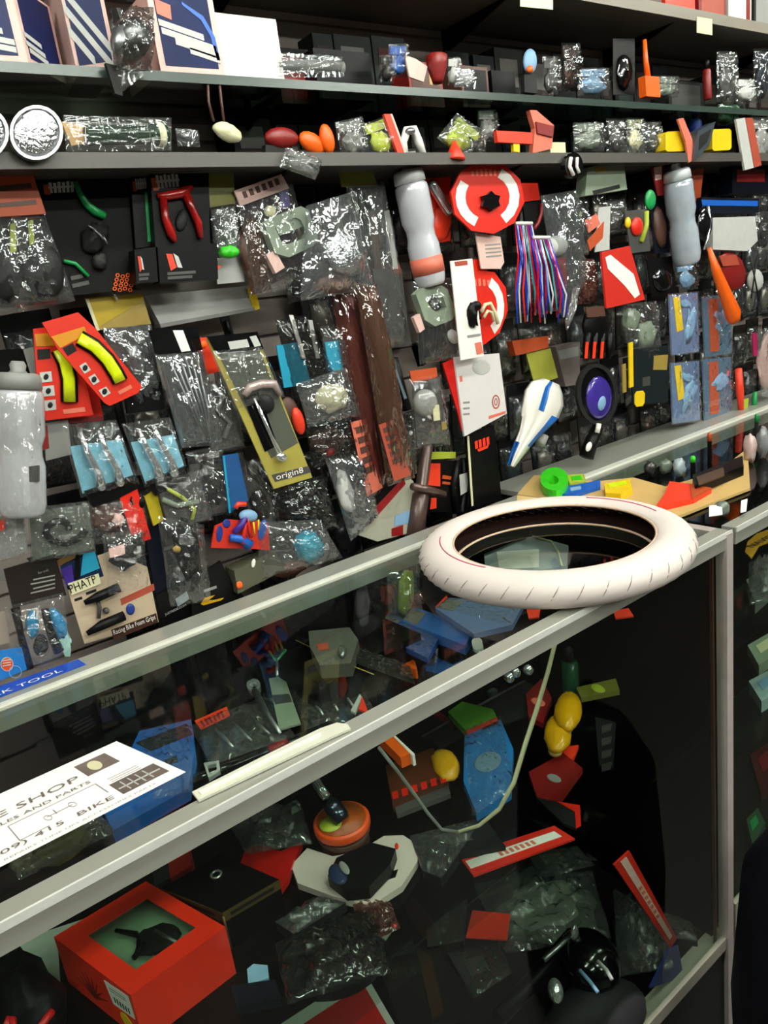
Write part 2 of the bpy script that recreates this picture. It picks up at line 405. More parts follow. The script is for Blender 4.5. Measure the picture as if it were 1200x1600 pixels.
# ---------------------------------------------------------------- goods on the top board
def carton(name, label, cat, px0, px1, pyb, y, z, h, dep, body, face=None, extra=(), rot=None):
    a = W(px0, pyb, y); b = W(px1, pyb, y); x0, x1 = a[0], b[0]
    q = [Vector((x0, y, z + CZ)), Vector((x1, y, z + CZ)), Vector((x1, y, z + CZ + h)), Vector((x0, y, z + CZ + h))]
    loc = Vector(((x0 + x1) / 2, y + dep / 2, z + CZ)); P = []
    mb = MB().prism(q, Vector((0, dep, 0)))
    if not face:
        o = mb.obj(name, mk(body), loc); o['label'] = label; o['category'] = cat; return o
    r = empty(name, label, cat, loc); mb.obj('body', mk(body), loc, r)
    m = .08
    def s(u, v): return Vector((x0 + (x1 - x0) * u, y - .0008, z + CZ + h * v))
    MB().prism([s(m, m), s(1 - m, m), s(1 - m, 1 - m), s(m, 1 - m)], Vector((0, .0006, 0))).obj('printed_face', mk(face), loc, r)
    for (nm, mt, us) in extra:
        MB().prism([s(u, v) + Vector((0, -.0006, 0)) for u, v in us], Vector((0, .0005, 0))).obj(nm, mk(mt), loc, r)
    return r
zt = ZT + .022
carton('carton', 'pale carton on the top board above the tan price tag', 'box', 930, 992, 20, 1.23, zt, .12, .12, 'lgrey', 'pink')
carton('carton', 'grey-brown carton on the top board left of the red one', 'box', 1004, 1034, 20, 1.23, zt, .13, .10, 'dgrey', 'brown')
carton('carton', 'red carton with a pale orange panel on the top board', 'box', 1040, 1086, 20, 1.23, zt, .14, .12, 'redo', None)
carton('carton', 'dark red carton on the top board right of the bright red one', 'box', 1092, 1134, 20, 1.23, zt, .16, .12, 'dred', 'brick')
carton('carton', 'white and red striped carton at the right end of the top board', 'box', 1138, 1174, 20, 1.23, zt, .16, .12, 'lgrey', 'white', [('red_stripe', 'dred', [(.75, .05), (.92, .05), (.92, .95), (.75, .95)])])
carton('carton', 'grey carton at the picture edge on the top board', 'box', 1178, 1215, 20, 1.23, zt, .15, .12, 'char', 'grey')
carton('carton', 'long tan carton lying on the top board', 'box', 700, 800, 20, 1.24, zt, .08, .12, 'tan', 'lgrey')
def backfill(name, z, y0, x0, x1, lb, hmin, hmax, seed):
    rnd = random.Random(seed); x = x0; k = 1
    while x < x1:
        w_ = rnd.uniform(.05, .11); h = rnd.uniform(hmin, hmax); d_ = rnd.uniform(.05, .08)
        loc = V(x + w_ / 2, y0, z); r = empty(name, '%s dark carton from the left in the back row of the %s' % (ORD(k), lb), 'box', loc, 'dark cartons at the back of the ' + lb)
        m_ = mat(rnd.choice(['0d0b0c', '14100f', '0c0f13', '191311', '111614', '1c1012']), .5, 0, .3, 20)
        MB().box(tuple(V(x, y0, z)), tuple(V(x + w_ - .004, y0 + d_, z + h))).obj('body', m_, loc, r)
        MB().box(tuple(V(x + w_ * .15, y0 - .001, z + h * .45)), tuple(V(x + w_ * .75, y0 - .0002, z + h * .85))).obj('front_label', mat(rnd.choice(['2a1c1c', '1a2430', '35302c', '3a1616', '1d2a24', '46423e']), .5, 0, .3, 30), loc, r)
        x += w_ + rnd.choice([0, 0, .01]); k += 1
def ORD(n): return str(n) + ('th' if 10 < n % 100 < 14 else {1: 'st', 2: 'nd', 3: 'rd'}.get(n % 10, 'th'))
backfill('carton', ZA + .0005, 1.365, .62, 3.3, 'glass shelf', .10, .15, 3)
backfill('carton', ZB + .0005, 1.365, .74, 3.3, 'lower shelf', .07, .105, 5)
up('price_tag', 'pale yellow price tag on the beige board, left one', 'price tag', 1.1955, [('price_tag', 'cream', [('P', [(813, -8), (864, -3), (864, 15), (813, 10)], .001, .001)])])
up('price_tag', 'pale yellow price tag on the beige board under the red cartons', 'price tag', 1.1955, [('price_tag', 'cream', [('P', [(1089, 26), (1113, 30), (1113, 55), (1089, 51)], .001, .001)])])

# ---------------------------------------------------------------- goods on the glass shelf
def printbox(label, base, h, faces, name='light_box'):
    """open display carton with pale pink edges: base = footprint points, faces = [(i, extras)]"""
    loc = sum(base, Vector()) / len(base); U_ = Vector((0, 0, h))
    r = empty(name, label, 'box', loc)
    MB().prism(base, U_).obj('carton', K['pink'], loc, r)
    cen = loc + U_ / 2
    for i, ex in faces:
        a, b = base[i], base[(i + 1) % len(base)]
        n = (b - a).cross(U_).normalized()
        if n.dot(a - cen) < 0: n = -n
        s = lambda u, v, d=.0008: a + (b - a) * u + U_ * v + n * d
        m = .09
        f = MB().prism([s(m, m), s(1-m, m), s(1-m, 1-m*.4), s(m, 1-m*.4)], -n * .0006).obj('printed_face', mat('0e1a44', .35, 0, .5, 18), loc, r)
        for nm, mt, us in ex:
            o = MB().prism([s(u, v, .0016) for u, v in us], -n * .0006).obj(nm, mk(mt), loc, f)
    return r
def stripes(rows, w=.08, sl=-.5):
    out = []
    for (u0, v0, u1) in rows:
        v1 = v0 + (u1 - u0) * sl
        out.append(('lettering', 'lgrey', [(u0, v0 - w), (u1, v1 - w), (u1, v1), (u0, v0)]))
    return out
sc_txt = stripes([(.1, .62, .6), (.12, .5, .8), (.2, .38, .9), (.35, .27, .9)], .07, -.15)
zA = ZA + .0005
xr = W(44, 97, 1.204)[0]; x2 = W(93, 80, 1.285)[0]
printbox('leftmost pink edged dark blue box on the glass shelf, turned sideways', [V(.23, 1.204, zA), V(xr, 1.204, zA), V(x2, 1.285, zA), V(.24, 1.33, zA)], .105, [(0, sc_txt), (1, stripes([(.05, .4, .45), (.05, .3, .5), (.1, .22, .55)], .06, -.1))])
x3 = W(172, 88, 1.225)[0]
printbox('dark blue box with pink edges and slanted silver stripes on the glass shelf', [V(x2 + .004, 1.24, zA), V(x3, 1.204, zA), V(x3 + .01, 1.35, zA), V(x2 + .014, 1.35, zA)], .135, [(0, stripes([(.02, .92, .98), (.02, .72, .98), (.02, .5, .5)], .11, -.72))])
x4, x5 = W(243, 103, 1.22)[0], W(343, 108, 1.22)[0]
printbox('pink edged box with a red square, beside the plain white box', [V(x4, 1.204, zA), V(x5, 1.204, zA), V(x5, 1.34, zA), V(x4, 1.34, zA)], .112, [(0, [('red_square', 'salmon', [(.1, .72), (.3, .66), (.32, .84), (.1, .9)])] + stripes([(.1, .66, .75), (.12, .56, .92), (.3, .44, .95), (.5, .34, .95)], .08, -.22) + [('blue_swirl', 'blue', [(.5, .9), (.8, .75), (.93, .5), (.95, .2), (.9, .2), (.86, .5), (.75, .7), (.5, .86)])])])
carton('carton', 'plain white carton on the glass shelf', 'box', 348, 443, 112, 1.22, zA, .098, .10, 'white')
up('bell', 'silver dome bell in a crinkled clear bag hanging over the glass shelf edge', 'bell', 1.185, [
    ('dome', 'steel', [('E', (205, 62), 32, 34, 0, .02, .02)]), ('clamp', 'char', [('P', [(165, 98), (188, 104), (192, 150), (180, 146)], .0, .008)]),
    ('bag', 'filmdk', [('B', [(172, 12), (240, 12), (238, 112), (178, 108)], .012, .034, .008)]), ('bag_tail', 'film', [('B', [(175, 90), (222, 86), (224, 118), (184, 150)], .004, .014, .006)])])
def clutter(name, label, cat, y, cx, cy, w, h, m, kind='bag', m2='film', ang=0, d=0.0):
    """small goods, each with its own outline"""
    a = math.radians(ang); rot = lambda x, y_: (cx + x*math.cos(a) - y_*math.sin(a), cy + x*math.sin(a) + y_*math.cos(a))
    q = [rot(-w/2, -h/2), rot(w/2, -h/2), rot(w/2, h/2), rot(-w/2, h/2)]
    if kind == 'bag':
        return up(name, label, cat, y, [('contents', m, [('E', rot(0, h*.12), w*.36, h*.3, ang, d + .006, .010, .5), ('P', sub(q, .1, .05, .9, .3), d, .003)]), ('bag', m2, [('B', q, d, .02, .007)])])
    if kind == 'box':
        return up(name, label, cat, y, [('carton', m, [('P', q, d - .03, .04)]), ('label_panel', m2, [('P', sub(q, .12, .15, .85, .6), d + .0102, .0008)])])
    if kind == 'card':
        return up(name, label, cat, y, [('card', m, [('P', q, d, .002)]), ('blister', m2, [('E', rot(0, h*.1), w*.36, h*.32, ang, d + .004, .012, .2)])])
    if kind == 'lump':
        return up(name, label, cat, y, [(name, m, [('E', (cx, cy), w/2, h/2, ang, d, min(w, h) * .0004, .35)])])
    if kind == 'cyl':
        return up(name, label, cat, y, [('body', m, [('L', rot(0, h/2), rot(0, -h*.3), [(0, w*.46), (.05, w*.5), (.9, w*.5), (1, w*.3)], d)]), ('cap', m2, [('L', rot(0, -h*.3), rot(0, -h/2), [(0, w*.34), (.1, w*.36), (.9, w*.34), (1, w*.2)], d)])])
carton('carton', 'black carton with grey panel on the glass shelf', 'box', 496, 582, 128, 1.29, zA, .085, .09, 'black', None)
carton('carton', 'dark maroon carton behind the crumpled roll on the glass shelf', 'box', 436, 488, 120, 1.33, zA, .085, .08, 'brown', 'dred')
up('bag_roll', 'pale crumpled clear bag roll lying on the glass shelf', 'bag', 1.235, [('contents', 'grey', [('T', [(432, 104), (480, 103), (535, 106)], 9, .006)]), ('bag', 'filmsilver', [('B', [(428, 82), (535, 90), (538, 120), (430, 122)], .012, .018, .009)])])
clutter('tail_light', 'small blue light in a bag on the glass shelf', 'light', 1.25, 622, 95, 30, 52, 'blue', 'bag', 'filmgrey')
carton('carton', 'maroon carton with tan patch on the glass shelf', 'box', 640, 692, 136, 1.31, zA, .085, .08, 'dred', 'brown', [('tan_patch', 'tan', [(.6, .5), (.9, .5), (.9, .95), (.6, .95)])])
up('sticker_card', 'cream folded card leaning on the glass shelf beside the red cup', 'card', 1.23, [('sticker_card', 'pink', [('P', [(633, 86), (650, 92), (668, 104), (662, 128), (640, 120)], 0, .004)])])
up('cup', 'small red cup shape on the glass shelf', 'cup', 1.23, [('cup', 'dred', [('L', (684, 130), (682, 86), [(0, 8), (.1, 9), (.6, 16), (.95, 17), (1, 14)], .01)])])
carton('carton', 'brown carton on the glass shelf right of the red cup', 'box', 722, 764, 140, 1.30, zA, .082, .08, 'brown', 'char')
up('bag_roll', 'white crumpled bag in front of the brown carton on the glass shelf', 'bag', 1.225, [('contents', 'lgrey', [('E', (728, 124), 12, 9, 10, .006, .008, .4)]), ('bag', 'filmsilver', [('B', [(712, 106), (742, 110), (744, 138), (710, 136)], .008, .012, .006)])])
carton('carton', 'black carton right of the brown one on the glass shelf', 'box', 770, 806, 142, 1.30, zA, .078, .08, 'black', None)
up('figurine_bell', 'small white and blue oval bell with orange spot on the glass shelf', 'bell', 1.235, [('body', 'lblue', [('E', (828, 96), 10, 20, 0, .0, .009)]), ('orange_spot', 'orange', [('E', (828, 108), 5, 6, 0, .006, .005)]), ('base', 'char', [('P', [(819, 116), (838, 118), (840, 146), (820, 144)], -.01, .012)])])
clutter('hanging_pouch', 'dark reddish pouch on the glass shelf', 'pouch', 1.25, 891, 105, 28, 76, 'brown', 'bag', 'filmdk')
clutter('hanging_pouch', 'grey-blue flat packet on the glass shelf', 'packet', 1.235, 927, 128, 48, 44, 'lblue', 'bag', 'filmgrey')
clutter('hanging_pouch', 'black tall packet on the glass shelf left of the orange brush', 'packet', 1.26, 975, 104, 34, 88, 'char', 'card', 'blackg')
up('brush', 'bright orange brush standing upright on the glass shelf', 'brush', 1.23, [('handle', 'orange', [('T', [(1007, 62), (1009, 95), (1013, 128)], [3, 4, 5], .004)]), ('head', 'orange', [('P', [(1008, 118), (1030, 120), (1032, 152), (1010, 150)], .0, .02)])])
clutter('cloth_bundle', 'grey folded cloth on the glass shelf behind the orange brush', 'cloth', 1.27, 1035, 136, 50, 34, 'greenish', 'bag', 'filmgrey')
carton('carton', 'large grey-brown carton at right on the glass shelf', 'box', 1045, 1098, 158, 1.32, zA, .10, .08, 'char', 'dgrey')
up('tube', 'slim dark red tube standing on the glass shelf', 'tube', 1.235, [('body', 'dred', [('L', (1106, 156), (1104, 108), [(0, 5), (.05, 6), (.95, 6), (1, 4)], .002)]), ('cap', 'black', [('L', (1104, 107), (1104, 94), [(0, 4), (.9, 4), (1, 2)], .002)])])
for i, (x, y_, w_, h_, m_) in enumerate([(1135, 120, 30, 80, 'dgrey'), (1166, 142, 34, 38, 'lgrey'), (1190, 118, 26, 84, 'navy'), (604, 108, 22, 44, 'char'), (708, 112, 16, 44, 'lgrey'), (860, 118, 24, 60, 'dgrey')]):
    clutter('packet', ['curved dark clear-wrapped packet near the right end of the glass shelf', 'pale squat packet at the right end of the glass shelf', 'navy packet at the picture edge on the glass shelf', 'black narrow packet between black carton and blue light', 'pale narrow packet between red cup and brown carton', 'grey packet between the oval bell and the reddish pouch'][i], 'packet', 1.245, x, y_, w_, h_, m_, 'bag', 'film')

# ---------------------------------------------------------------- goods on the grey lower shelf
up('reflector_disc', 'round faceted silver reflector on the lower shelf', 'reflector', 1.19, [('rim', 'steel', [('R', oval(57, 207, 42, 43), oval(57, 207, 37, 38), 0, .012)]), ('lens', 'foil', [('E', (57, 207), 38, 39, 0, .006, .009)])])
up('reflector_disc', 'silver reflector cut off by the left picture edge on the lower shelf', 'reflector', 1.19, [('rim', 'steel', [('R', oval(-24, 208, 38, 40), oval(-24, 208, 33, 35), 0, .012)]), ('lens', 'foil', [('E', (-24, 208), 34, 36, 0, .006, .009)])])
up('hand_pump', 'dark green glossy hand pump lying in a bag with a tan end', 'pump', 1.22, [('barrel', mat('34453a', .18, .3), [('L', (132, 212), (262, 210), [(0, 10), (.03, 14), (.8, 14), (.82, 17), (.97, 17), (1, 10)], .012)]), ('band', 'cream', [('L', (244, 211), (254, 211), [(0, 17.6), (1, 17.6)], .012)]), ('tan_end', 'tan', [('P', [(96, 190), (134, 196), (136, 222), (112, 228)], 0, .008)]), ('bag', 'film', [('B', [(98, 180), (268, 184), (268, 236), (104, 236)], .022, .010, .005)])])
up('bag_roll', 'small silver crumpled bag right of the green pump', 'bag', 1.22, [('contents', 'steel', [('E', (290, 214), 10, 6, 30, .004, .006, .3)]), ('bag', 'filmsilver', [('B', [(274, 200), (310, 204), (312, 230), (278, 228)], .004, .012, .007)])])
up('plug', 'beige plug with two prongs on a loop over the lower shelf', 'plug', 1.2, [('body', 'cream', [('E', (356, 207), 24, 13, 28, .006, .010, .2)]), ('loop', 'brown', [('T', [(324, 118), (326, 160), (334, 190)], 2.2, .0), ('T', [(342, 122), (346, 160), (350, 192)], 2.2, .0)])])
up('light', 'dark red oval light on the lower shelf', 'light', 1.23, [('lens', 'dred', [('E', (440, 216), 26, 17, 8, .01, .014)]), ('base', 'char', [('P', [(415, 226), (466, 230), (466, 244), (415, 242)], 0, .014)])])
up('light', 'orange oval light leaning beside the dark red one', 'light', 1.225, [('lens', 'orange', [('E', (488, 224), 24, 14, 40, .01, .012)]), ('base', 'char', [('P', [(468, 234), (500, 240), (500, 250), (468, 248)], 0, .014)])])
up('light', 'upright orange oval light on the lower shelf', 'light', 1.215, [('lens', 'orange', [('E', (511, 217), 10, 24, -14, .01, .010)]), ('base', 'char', [('P', [(503, 240), (524, 240), (524, 250), (503, 250)], 0, .014)])])
clutter('bag_roll', 'white glinting crumpled bag hanging over the lower shelf edge', 'bag', 1.185, 470, 256, 60, 32, 'grey', 'bag', 'filmsilver', 20)
clutter('bag_roll', 'grey crumpled bag of parts right of the orange lights', 'bag', 1.22, 550, 214, 44, 56, 'grey', 'bag', 'filmgrey', -12)
clutter('bag_roll', 'yellowish green crumpled bag left of the orange stick', 'bag', 1.22, 592, 216, 40, 58, 'lime', 'bag', 'film', -20)
up('reflector_strip', 'slanting orange strip with pale edges on the lower shelf', 'reflector', 1.205, [('strip', 'redo', [('P', [(600, 178), (610, 178), (636, 250), (626, 252)], 0, .006)]), ('edge', 'pink', [('P', [(610, 178), (613, 178), (639, 249), (636, 250)], 0, .007)])])
up('brake_lever', 'white curved lever standing on the lower shelf', 'lever', 1.215, [('blade', 'white', [('T', [(634, 244), (630, 222), (636, 204), (646, 202), (654, 222), (664, 246)], [5, 6, 7, 7, 7, 4], .01)]), ('pivot', 'steel', [('E', (641, 205), 7, 6, 0, .018, .008)])])
clutter('bag_roll', 'pale green crumpled bag above the red card hook', 'bag', 1.22, 720, 214, 56, 50, 'lime', 'bag', 'filmsilver', 40)
up('safety_cone', 'small orange cone on the lower shelf edge', 'cone', 1.215, [('cone', 'redo', [('L', (711, 250), (710, 220), [(0, 16), (.08, 16), (1, 2)], .012)])])
up('reflector_strip', 'level orange strip with yellow tag on the lower shelf', 'reflector', 1.205, [('strip', 'redo', [('P', [(776, 204), (832, 207), (832, 225), (778, 222)], 0, .010)]), ('tag', 'yellow', [('P', [(802, 222), (812, 223), (812, 238), (803, 237)], .0, .008)])])
up('glove', 'pink and red glove-like packet leaning over the lower shelf', 'packet', 1.22, [('body', 'salmon', [('P', [(828, 172), (838, 172), (866, 196), (862, 232), (832, 240), (836, 200)], 0, .012)]), ('cuff', 'dred', [('P', [(838, 190), (866, 197), (864, 214), (840, 208)], .012, .004)])])
carton('carton', 'small cream carton on the lower shelf', 'box', 860, 884, 236, 1.225, ZB + .0005, .028, .03, 'cream')
up('buckle', 'glossy black buckle with a painted white highlight hanging under the lower shelf', 'buckle', 1.19, [('body', 'blackg', [('R', oval(897, 258, 14, 20), oval(897, 258, 6, 10), 0, .012)]), ('clasp', 'white', [('T', [(892, 246), (890, 260), (896, 274)], 3, .016), ('T', [(902, 246), (901, 260), (905, 270)], 2.5, .016)])])  # white bars on the black ring stand in for its highlight
for i, (x, y_, w_, h_, m_, f_) in enumerate([(920, 214, 48, 46, 'greenish', 'filmgrey'), (962, 212, 30, 54, 'dgrey', 'film'), (992, 212, 26, 56, 'cream', 'filmsilver'), (1018, 214, 26, 50, 'dgrey', 'film'), (742, 224, 26, 50, 'char', 'film'), (1140, 180, 40, 34, 'green', 'filmdk'), (760, 196, 28, 50, 'grey', 'film')]):
    clutter('packet', ['grey-green crumpled packet over the beige pack', 'dark packet left of the cream streaked one on the lower shelf', 'cream streaked packet on the lower shelf', 'dark packet left of the yellow blocks', 'black packet between orange cone and orange strip', 'dark green leafy packet above the right yellow block', 'grey glinting packet above the level orange strip'][i], 'packet', 1.23 + .004 * i, x, y_, w_, h_, m_, 'bag', f_)
up('block', 'yellow block left of the slanting silver box on the lower shelf', 'block', 1.22, [('block', 'yellow', [('P', rr([(1040, 206), (1072, 204), (1072, 236), (1040, 237)], .1), -.02, .03)])])
up('block', 'yellow block right of the slanting silver box on the lower shelf', 'block', 1.22, [('block', 'yellow', [('P', rr([(1113, 202), (1143, 201), (1143, 234), (1113, 236)], .1), -.02, .03)])])
up('strap', 'salmon strap hanging between the yellow blocks', 'strap', 1.2, [('strap', 'salmon', [('P', [(1059, 186), (1068, 184), (1082, 218), (1085, 250), (1076, 254), (1072, 222)], 0, .005)])])
up('carton', 'dark silver box tilted between the yellow blocks', 'box', 1.195, [('body', mat('59616a', .3, .6), [('P', [(1090, 205), (1118, 190), (1108, 228), (1086, 250)], -.02, .03)]), ('grid_panel', 'char', [('P', [(1094, 212), (1112, 201), (1105, 222), (1092, 235)], .0102, .0008)])])
up('bottle', 'small dark blue bottle on the lower shelf behind the tilted box', 'bottle', 1.25, [('body', 'dblue', [('L', (1086, 236), (1086, 186), [(0, 9), (.05, 10), (.9, 10), (1, 6)], 0)]), ('cap', 'black', [('L', (1086, 186), (1086, 174), [(0, 5), (1, 5)], 0)])])
up('strap', 'grey and red striped strap pack at the right end of the lower shelf', 'strap', 1.2, [('grey_band', 'lgrey', [('P', [(1150, 186), (1164, 184), (1178, 262), (1164, 266)], 0, .006)]), ('red_band', 'brick', [('P', [(1165, 184), (1176, 184), (1190, 258), (1179, 262)], 0, .007)])])
clutter('bag_roll', 'grey bag at the right picture edge on the lower shelf', 'bag', 1.22, 1190, 215, 36, 70, 'grey', 'bag', 'film')

# ---------------------------------------------------------------- hanging goods, upper row (below the grey shelf)
def logo(q, c='lgrey', a='dorange'):
    """scribbled wording: a pale block of slanted strokes with an orange corner"""
    out = [('logo', c, [('P', sub(q, .18 + i * .135, .1 + .05 * (i % 2), .27 + i * .135, .9), 0, .0008) for i in range(6)] + [('P', sub(q, .15, .42, .98, .56), 0, .0009)]),
           ('logo_corner', a, [('P', sub(q, 0, .25, .2, 1), 0, .0008)])]
    return out
def dd(parts, d):
    r = []
    for p in parts:
        r.append((p[0], p[1], [(s[0], s[1], d, s[3]) for s in p[2]]))
    return r
q = [(-20, 278), (52, 268), (118, 478), (-20, 500)]
up('grip_bag', 'clear bag with orange header holding two grey padded grips', 'packet', 1.27, [
    ('header_card', 'dorange', [('P', [(-20, 276), (50, 268), (72, 334), (-20, 340)], .004, .004)]),
    ('header_card/wording', 'brown', [('P', [(-10, 292), (48, 286), (50, 294), (-10, 300)], .0082, .0006), ('P', [(-10, 318), (56, 312), (58, 319), (-10, 325)], .0082, .0006)]),
    ('grip', 'char', [('E', (8, 432), 24, 44, -6, .008, .02, .25)]), ('grip', 'char', [('E', (66, 428), 34, 46, -18, .008, .02, .25)]),
    ('strap', 'lime', [('P', [(16, 350), (24, 348), (26, 392), (16, 396)], .004, .003), ('P', [(44, 345), (52, 344), (54, 382), (47, 384)], .004, .003)]),
    ('bag', 'filmgrey', [('B', [(-20, 338), (70, 334), (118, 470), (-20, 498)], 0, .03, .007)])])
up('gadget_card', 'large black card with green strap tube and dark gadget', 'packet', 1.30, [
    ('backing_card', mat('0b0909', .6), [('P', [(54, 282), (198, 262), (213, 452), (108, 462)], 0, .005)])]
    + [('backing_card/' + p[0], p[1], p[2]) for p in dd(logo([(66, 284), (118, 280), (118, 302), (70, 304)]), .0052)] +
    [('green_strap', 'green', [('T', [(118, 284), (124, 300), (134, 318), (148, 330), (164, 338)], [4, 5, 6, 7, 6], .010)]), ('green_strap', 'green', [('T', [(100, 408), (118, 412), (138, 432)], 3, .009)]),
    ('gadget', 'char', [('E', (148, 372), 20, 24, 30, .01, .012, .4), ('E', (156, 408), 12, 14, 0, .01, .010, .3)]),
    ('gadget/highlight_ribs', 'steel', [('T', [(138 + i * 8, 352 + i * 6), (150 + i * 6, 360 + i * 7)], 1.4, .026) for i in range(4)]),
    ('mesh_patch', 'orange', [('R', oval(184 + (i % 4) * 8 - (i // 4) * 1.5, 430 + (i // 4) * 7 + (i % 2) * 2, 3.4, 3.4, 0, 6), oval(184 + (i % 4) * 8 - (i // 4) * 1.5, 430 + (i // 4) * 7 + (i % 2) * 2, 2.2, 2.2, 0, 6), .0052, .001) for i in range(16)]),
    ('grey_wording', 'dgrey', [('P', [(110, 432), (128, 428), (130, 434), (112, 438)], .0052, .0006), ('P', [(112, 444), (138, 438), (140, 444), (114, 450)], .0052, .0006)])])
up('hand_grip_box', 'narrow black box with upright green stripe beside the red gadget box', 'packet', 1.30, [
    ('carton', 'black', [('P', [(204, 276), (233, 272), (243, 384), (212, 388)], -.02, .035)]), ('green_stripe', 'green', [('P', [(226, 300), (233, 299), (239, 376), (231, 378)], .0152, .001)])]
    + dd(logo([(206, 278), (232, 274), (233, 296), (209, 299)]), .0152))
up('gadget_box', 'black box showing a red curved hand tool', 'packet', 1.285, [
    ('carton', 'black', [('P', [(234, 264), (326, 258), (328, 384), (243, 386)], -.01, .03)])] + dd(logo([(234, 272), (280, 268), (282, 294), (240, 298)]), .0202) +
    [('red_tool', mat('8f0f0c', .25, 0, .2, 40, 0, 0, 1, None, .4), [('T', [(246, 306), (262, 306), (282, 302), (300, 292)], [4, 7, 8, 4], .026), ('T', [(255, 308), (258, 340), (268, 366), (274, 378)], [6, 6, 7, 4], .026), ('T', [(290, 302), (300, 326), (310, 348), (314, 372)], [7, 6, 6, 4], .026)]),
     ('red_tool', 'char', [('E', (284, 344), 9, 18, 10, .022, .006)])])
for (a, lb) in (([(210, 390), (243, 386), (247, 440), (213, 443)], 'narrow black box with orange arrow logo, under the green striped box'), ([(246, 386), (339, 380), (341, 436), (250, 442)], 'wide black box with orange arrow logo and grey wording')):
    up('part_box', lb, 'packet', 1.275, [('carton', 'black', [('P', a, -.01, .03)]), ('orange_logo', 'redo', [('P', [qf(a)(u, v) for u, v in ((.14, .2), (.24, .22), (.3, .6), (.2, .68))], .0202, .0008)]), ('white_logo', 'lgrey', [('P', [qf(a)(u, v) for u, v in ((.26, .2), (.34, .3), (.4, .62), (.32, .6))], .0202, .0008)]), ('grey_wording', 'dgrey', [('P', sub(a, .14, .72, .62, .8), .0202, .0006), ('P', sub(a, .14, .84, .56, .92), .0202, .0006)])])
up('star_tag', 'small reddish star tag beside the wide black box', 'tag', 1.262, [('star_tag', 'redo', [('P', [(334 + (12 if i % 2 == 0 else 6) * math.sin(i * math.pi / 5), 420 - (14 if i % 2 == 0 else 7) * math.cos(i * math.pi / 5)) for i in range(10)], 0, .003)])])
up('ball_bag', 'clear crinkled bag with tan header and green ball at its foot', 'packet', 1.275, [
    ('header_card', 'olive', [('P', [(325, 268), (364, 260), (368, 318), (328, 324)], .002, .003)]), ('ball', 'lgreen', [('E', (358, 394), 16, 10, 0, .008, .012, .2)]),
    ('silver_lining', 'filmsilver', [('B', [(330, 328), (368, 322), (373, 384), (340, 388)], .002, .006, .008)]), ('bag', 'film', [('B', [(326, 320), (370, 314), (377, 402), (338, 408)], .004, .022, .006)])])
up('white_card', 'small white card under the green ball bag', 'card', 1.30, [('white_card', 'lgrey', [('P', [(336, 404), (378, 400), (382, 440), (340, 444)], 0, .003)])])
up('brake_hood_pack', 'pinkish header pack holding a squarish beige cycle part', 'packet', 1.27, [
    ('header_card', 'pink', [('P', [(366, 298), (440, 272), (452, 294), (376, 322)], .004, .004)]), ('header_card/wording', 'brown', [('P', [(378 + 10 * k, 300 - 4 * k), (384 + 10 * k, 298 - 4 * k), (388 + 10 * k, 308 - 4 * k), (382 + 10 * k, 310 - 4 * k)], .0082, .0006) for k in range(6)]),
    ('backing_card', mat('2a1720', .5), [('P', [(376, 322), (452, 294), (476, 420), (400, 456)], -.004, .003)]), ('purple_patch', 'purple', [('P', [(436, 300), (450, 296), (454, 322), (440, 326)], 0, .001)]),
    ('yellow_spot', 'cream', [('E', (422, 330), 9, 9, 0, .008, .006)]),
    ('part', 'greenish', [('R', [(412, 348), (424, 340), (470, 322), (482, 328), (497, 372), (490, 384), (452, 402), (430, 396)], [(430, 356), (436, 350), (462, 340), (470, 344), (480, 364), (476, 372), (450, 382), (440, 378)], .004, .018)]),
    ('part/bridge', 'greenish', [('P', [(428, 350), (470, 334), (478, 352), (438, 368)], .006, .012)]),
    ('white_block', 'pink', [('P', [(416, 398), (430, 391), (445, 418), (431, 427)], .006, .012)]),
    ('bag', 'film', [('B', [(368, 312), (456, 284), (498, 440), (400, 462)], .004, .028, .005)])])
up('crumpled_bag', 'brown tinted crumpled bag left of the beige cycle part', 'packet', 1.285, [('contents', 'brown', [('E', (392, 400), 16, 44, -14, .004, .012, .4)]), ('bag', 'filmbrown', [('B', [(374, 340), (402, 336), (424, 452), (392, 462)], .006, .02, .007)])])
up('highlight_bag', 'clear bag with a bright silver lump painted in as its highlight', 'packet', 1.236, [('contents', 'foil', [('E', (535, 398), 26, 36, -25, .006, .018, .35)]), ('contents', 'brown', [('E', (520, 446), 30, 14, 0, .0, .01, .3)]), ('bag', 'filmsilver', [('B', [(478, 322), (548, 300), (585, 450), (470, 470)], .004, .034, .007)])])  # foil lump stands in for the white highlight on the bag
up('hanging_sleeve', 'long clear sleeve with olive header holding dark blue strips', 'packet', 1.285, [
    ('header_card', 'olive', [('P', [(528, 258), (578, 254), (590, 290), (534, 292)], .004, .003)]), ('strip', 'dgrey', [('P', [(582, 420), (628, 420), (638, 532), (600, 536)], .0, .008)]), ('strip', 'brown', [('P', [(574, 330), (586, 328), (606, 500), (596, 502)], 0, .005)]), ('strip', 'lgrey', [('P', [(600, 330), (608, 328), (636, 500), (628, 502)], 0, .006)]),
    ('bag', 'filmgrey', [('B', [(540, 290), (600, 284), (644, 540), (584, 548)], .006, .022, .006)])])
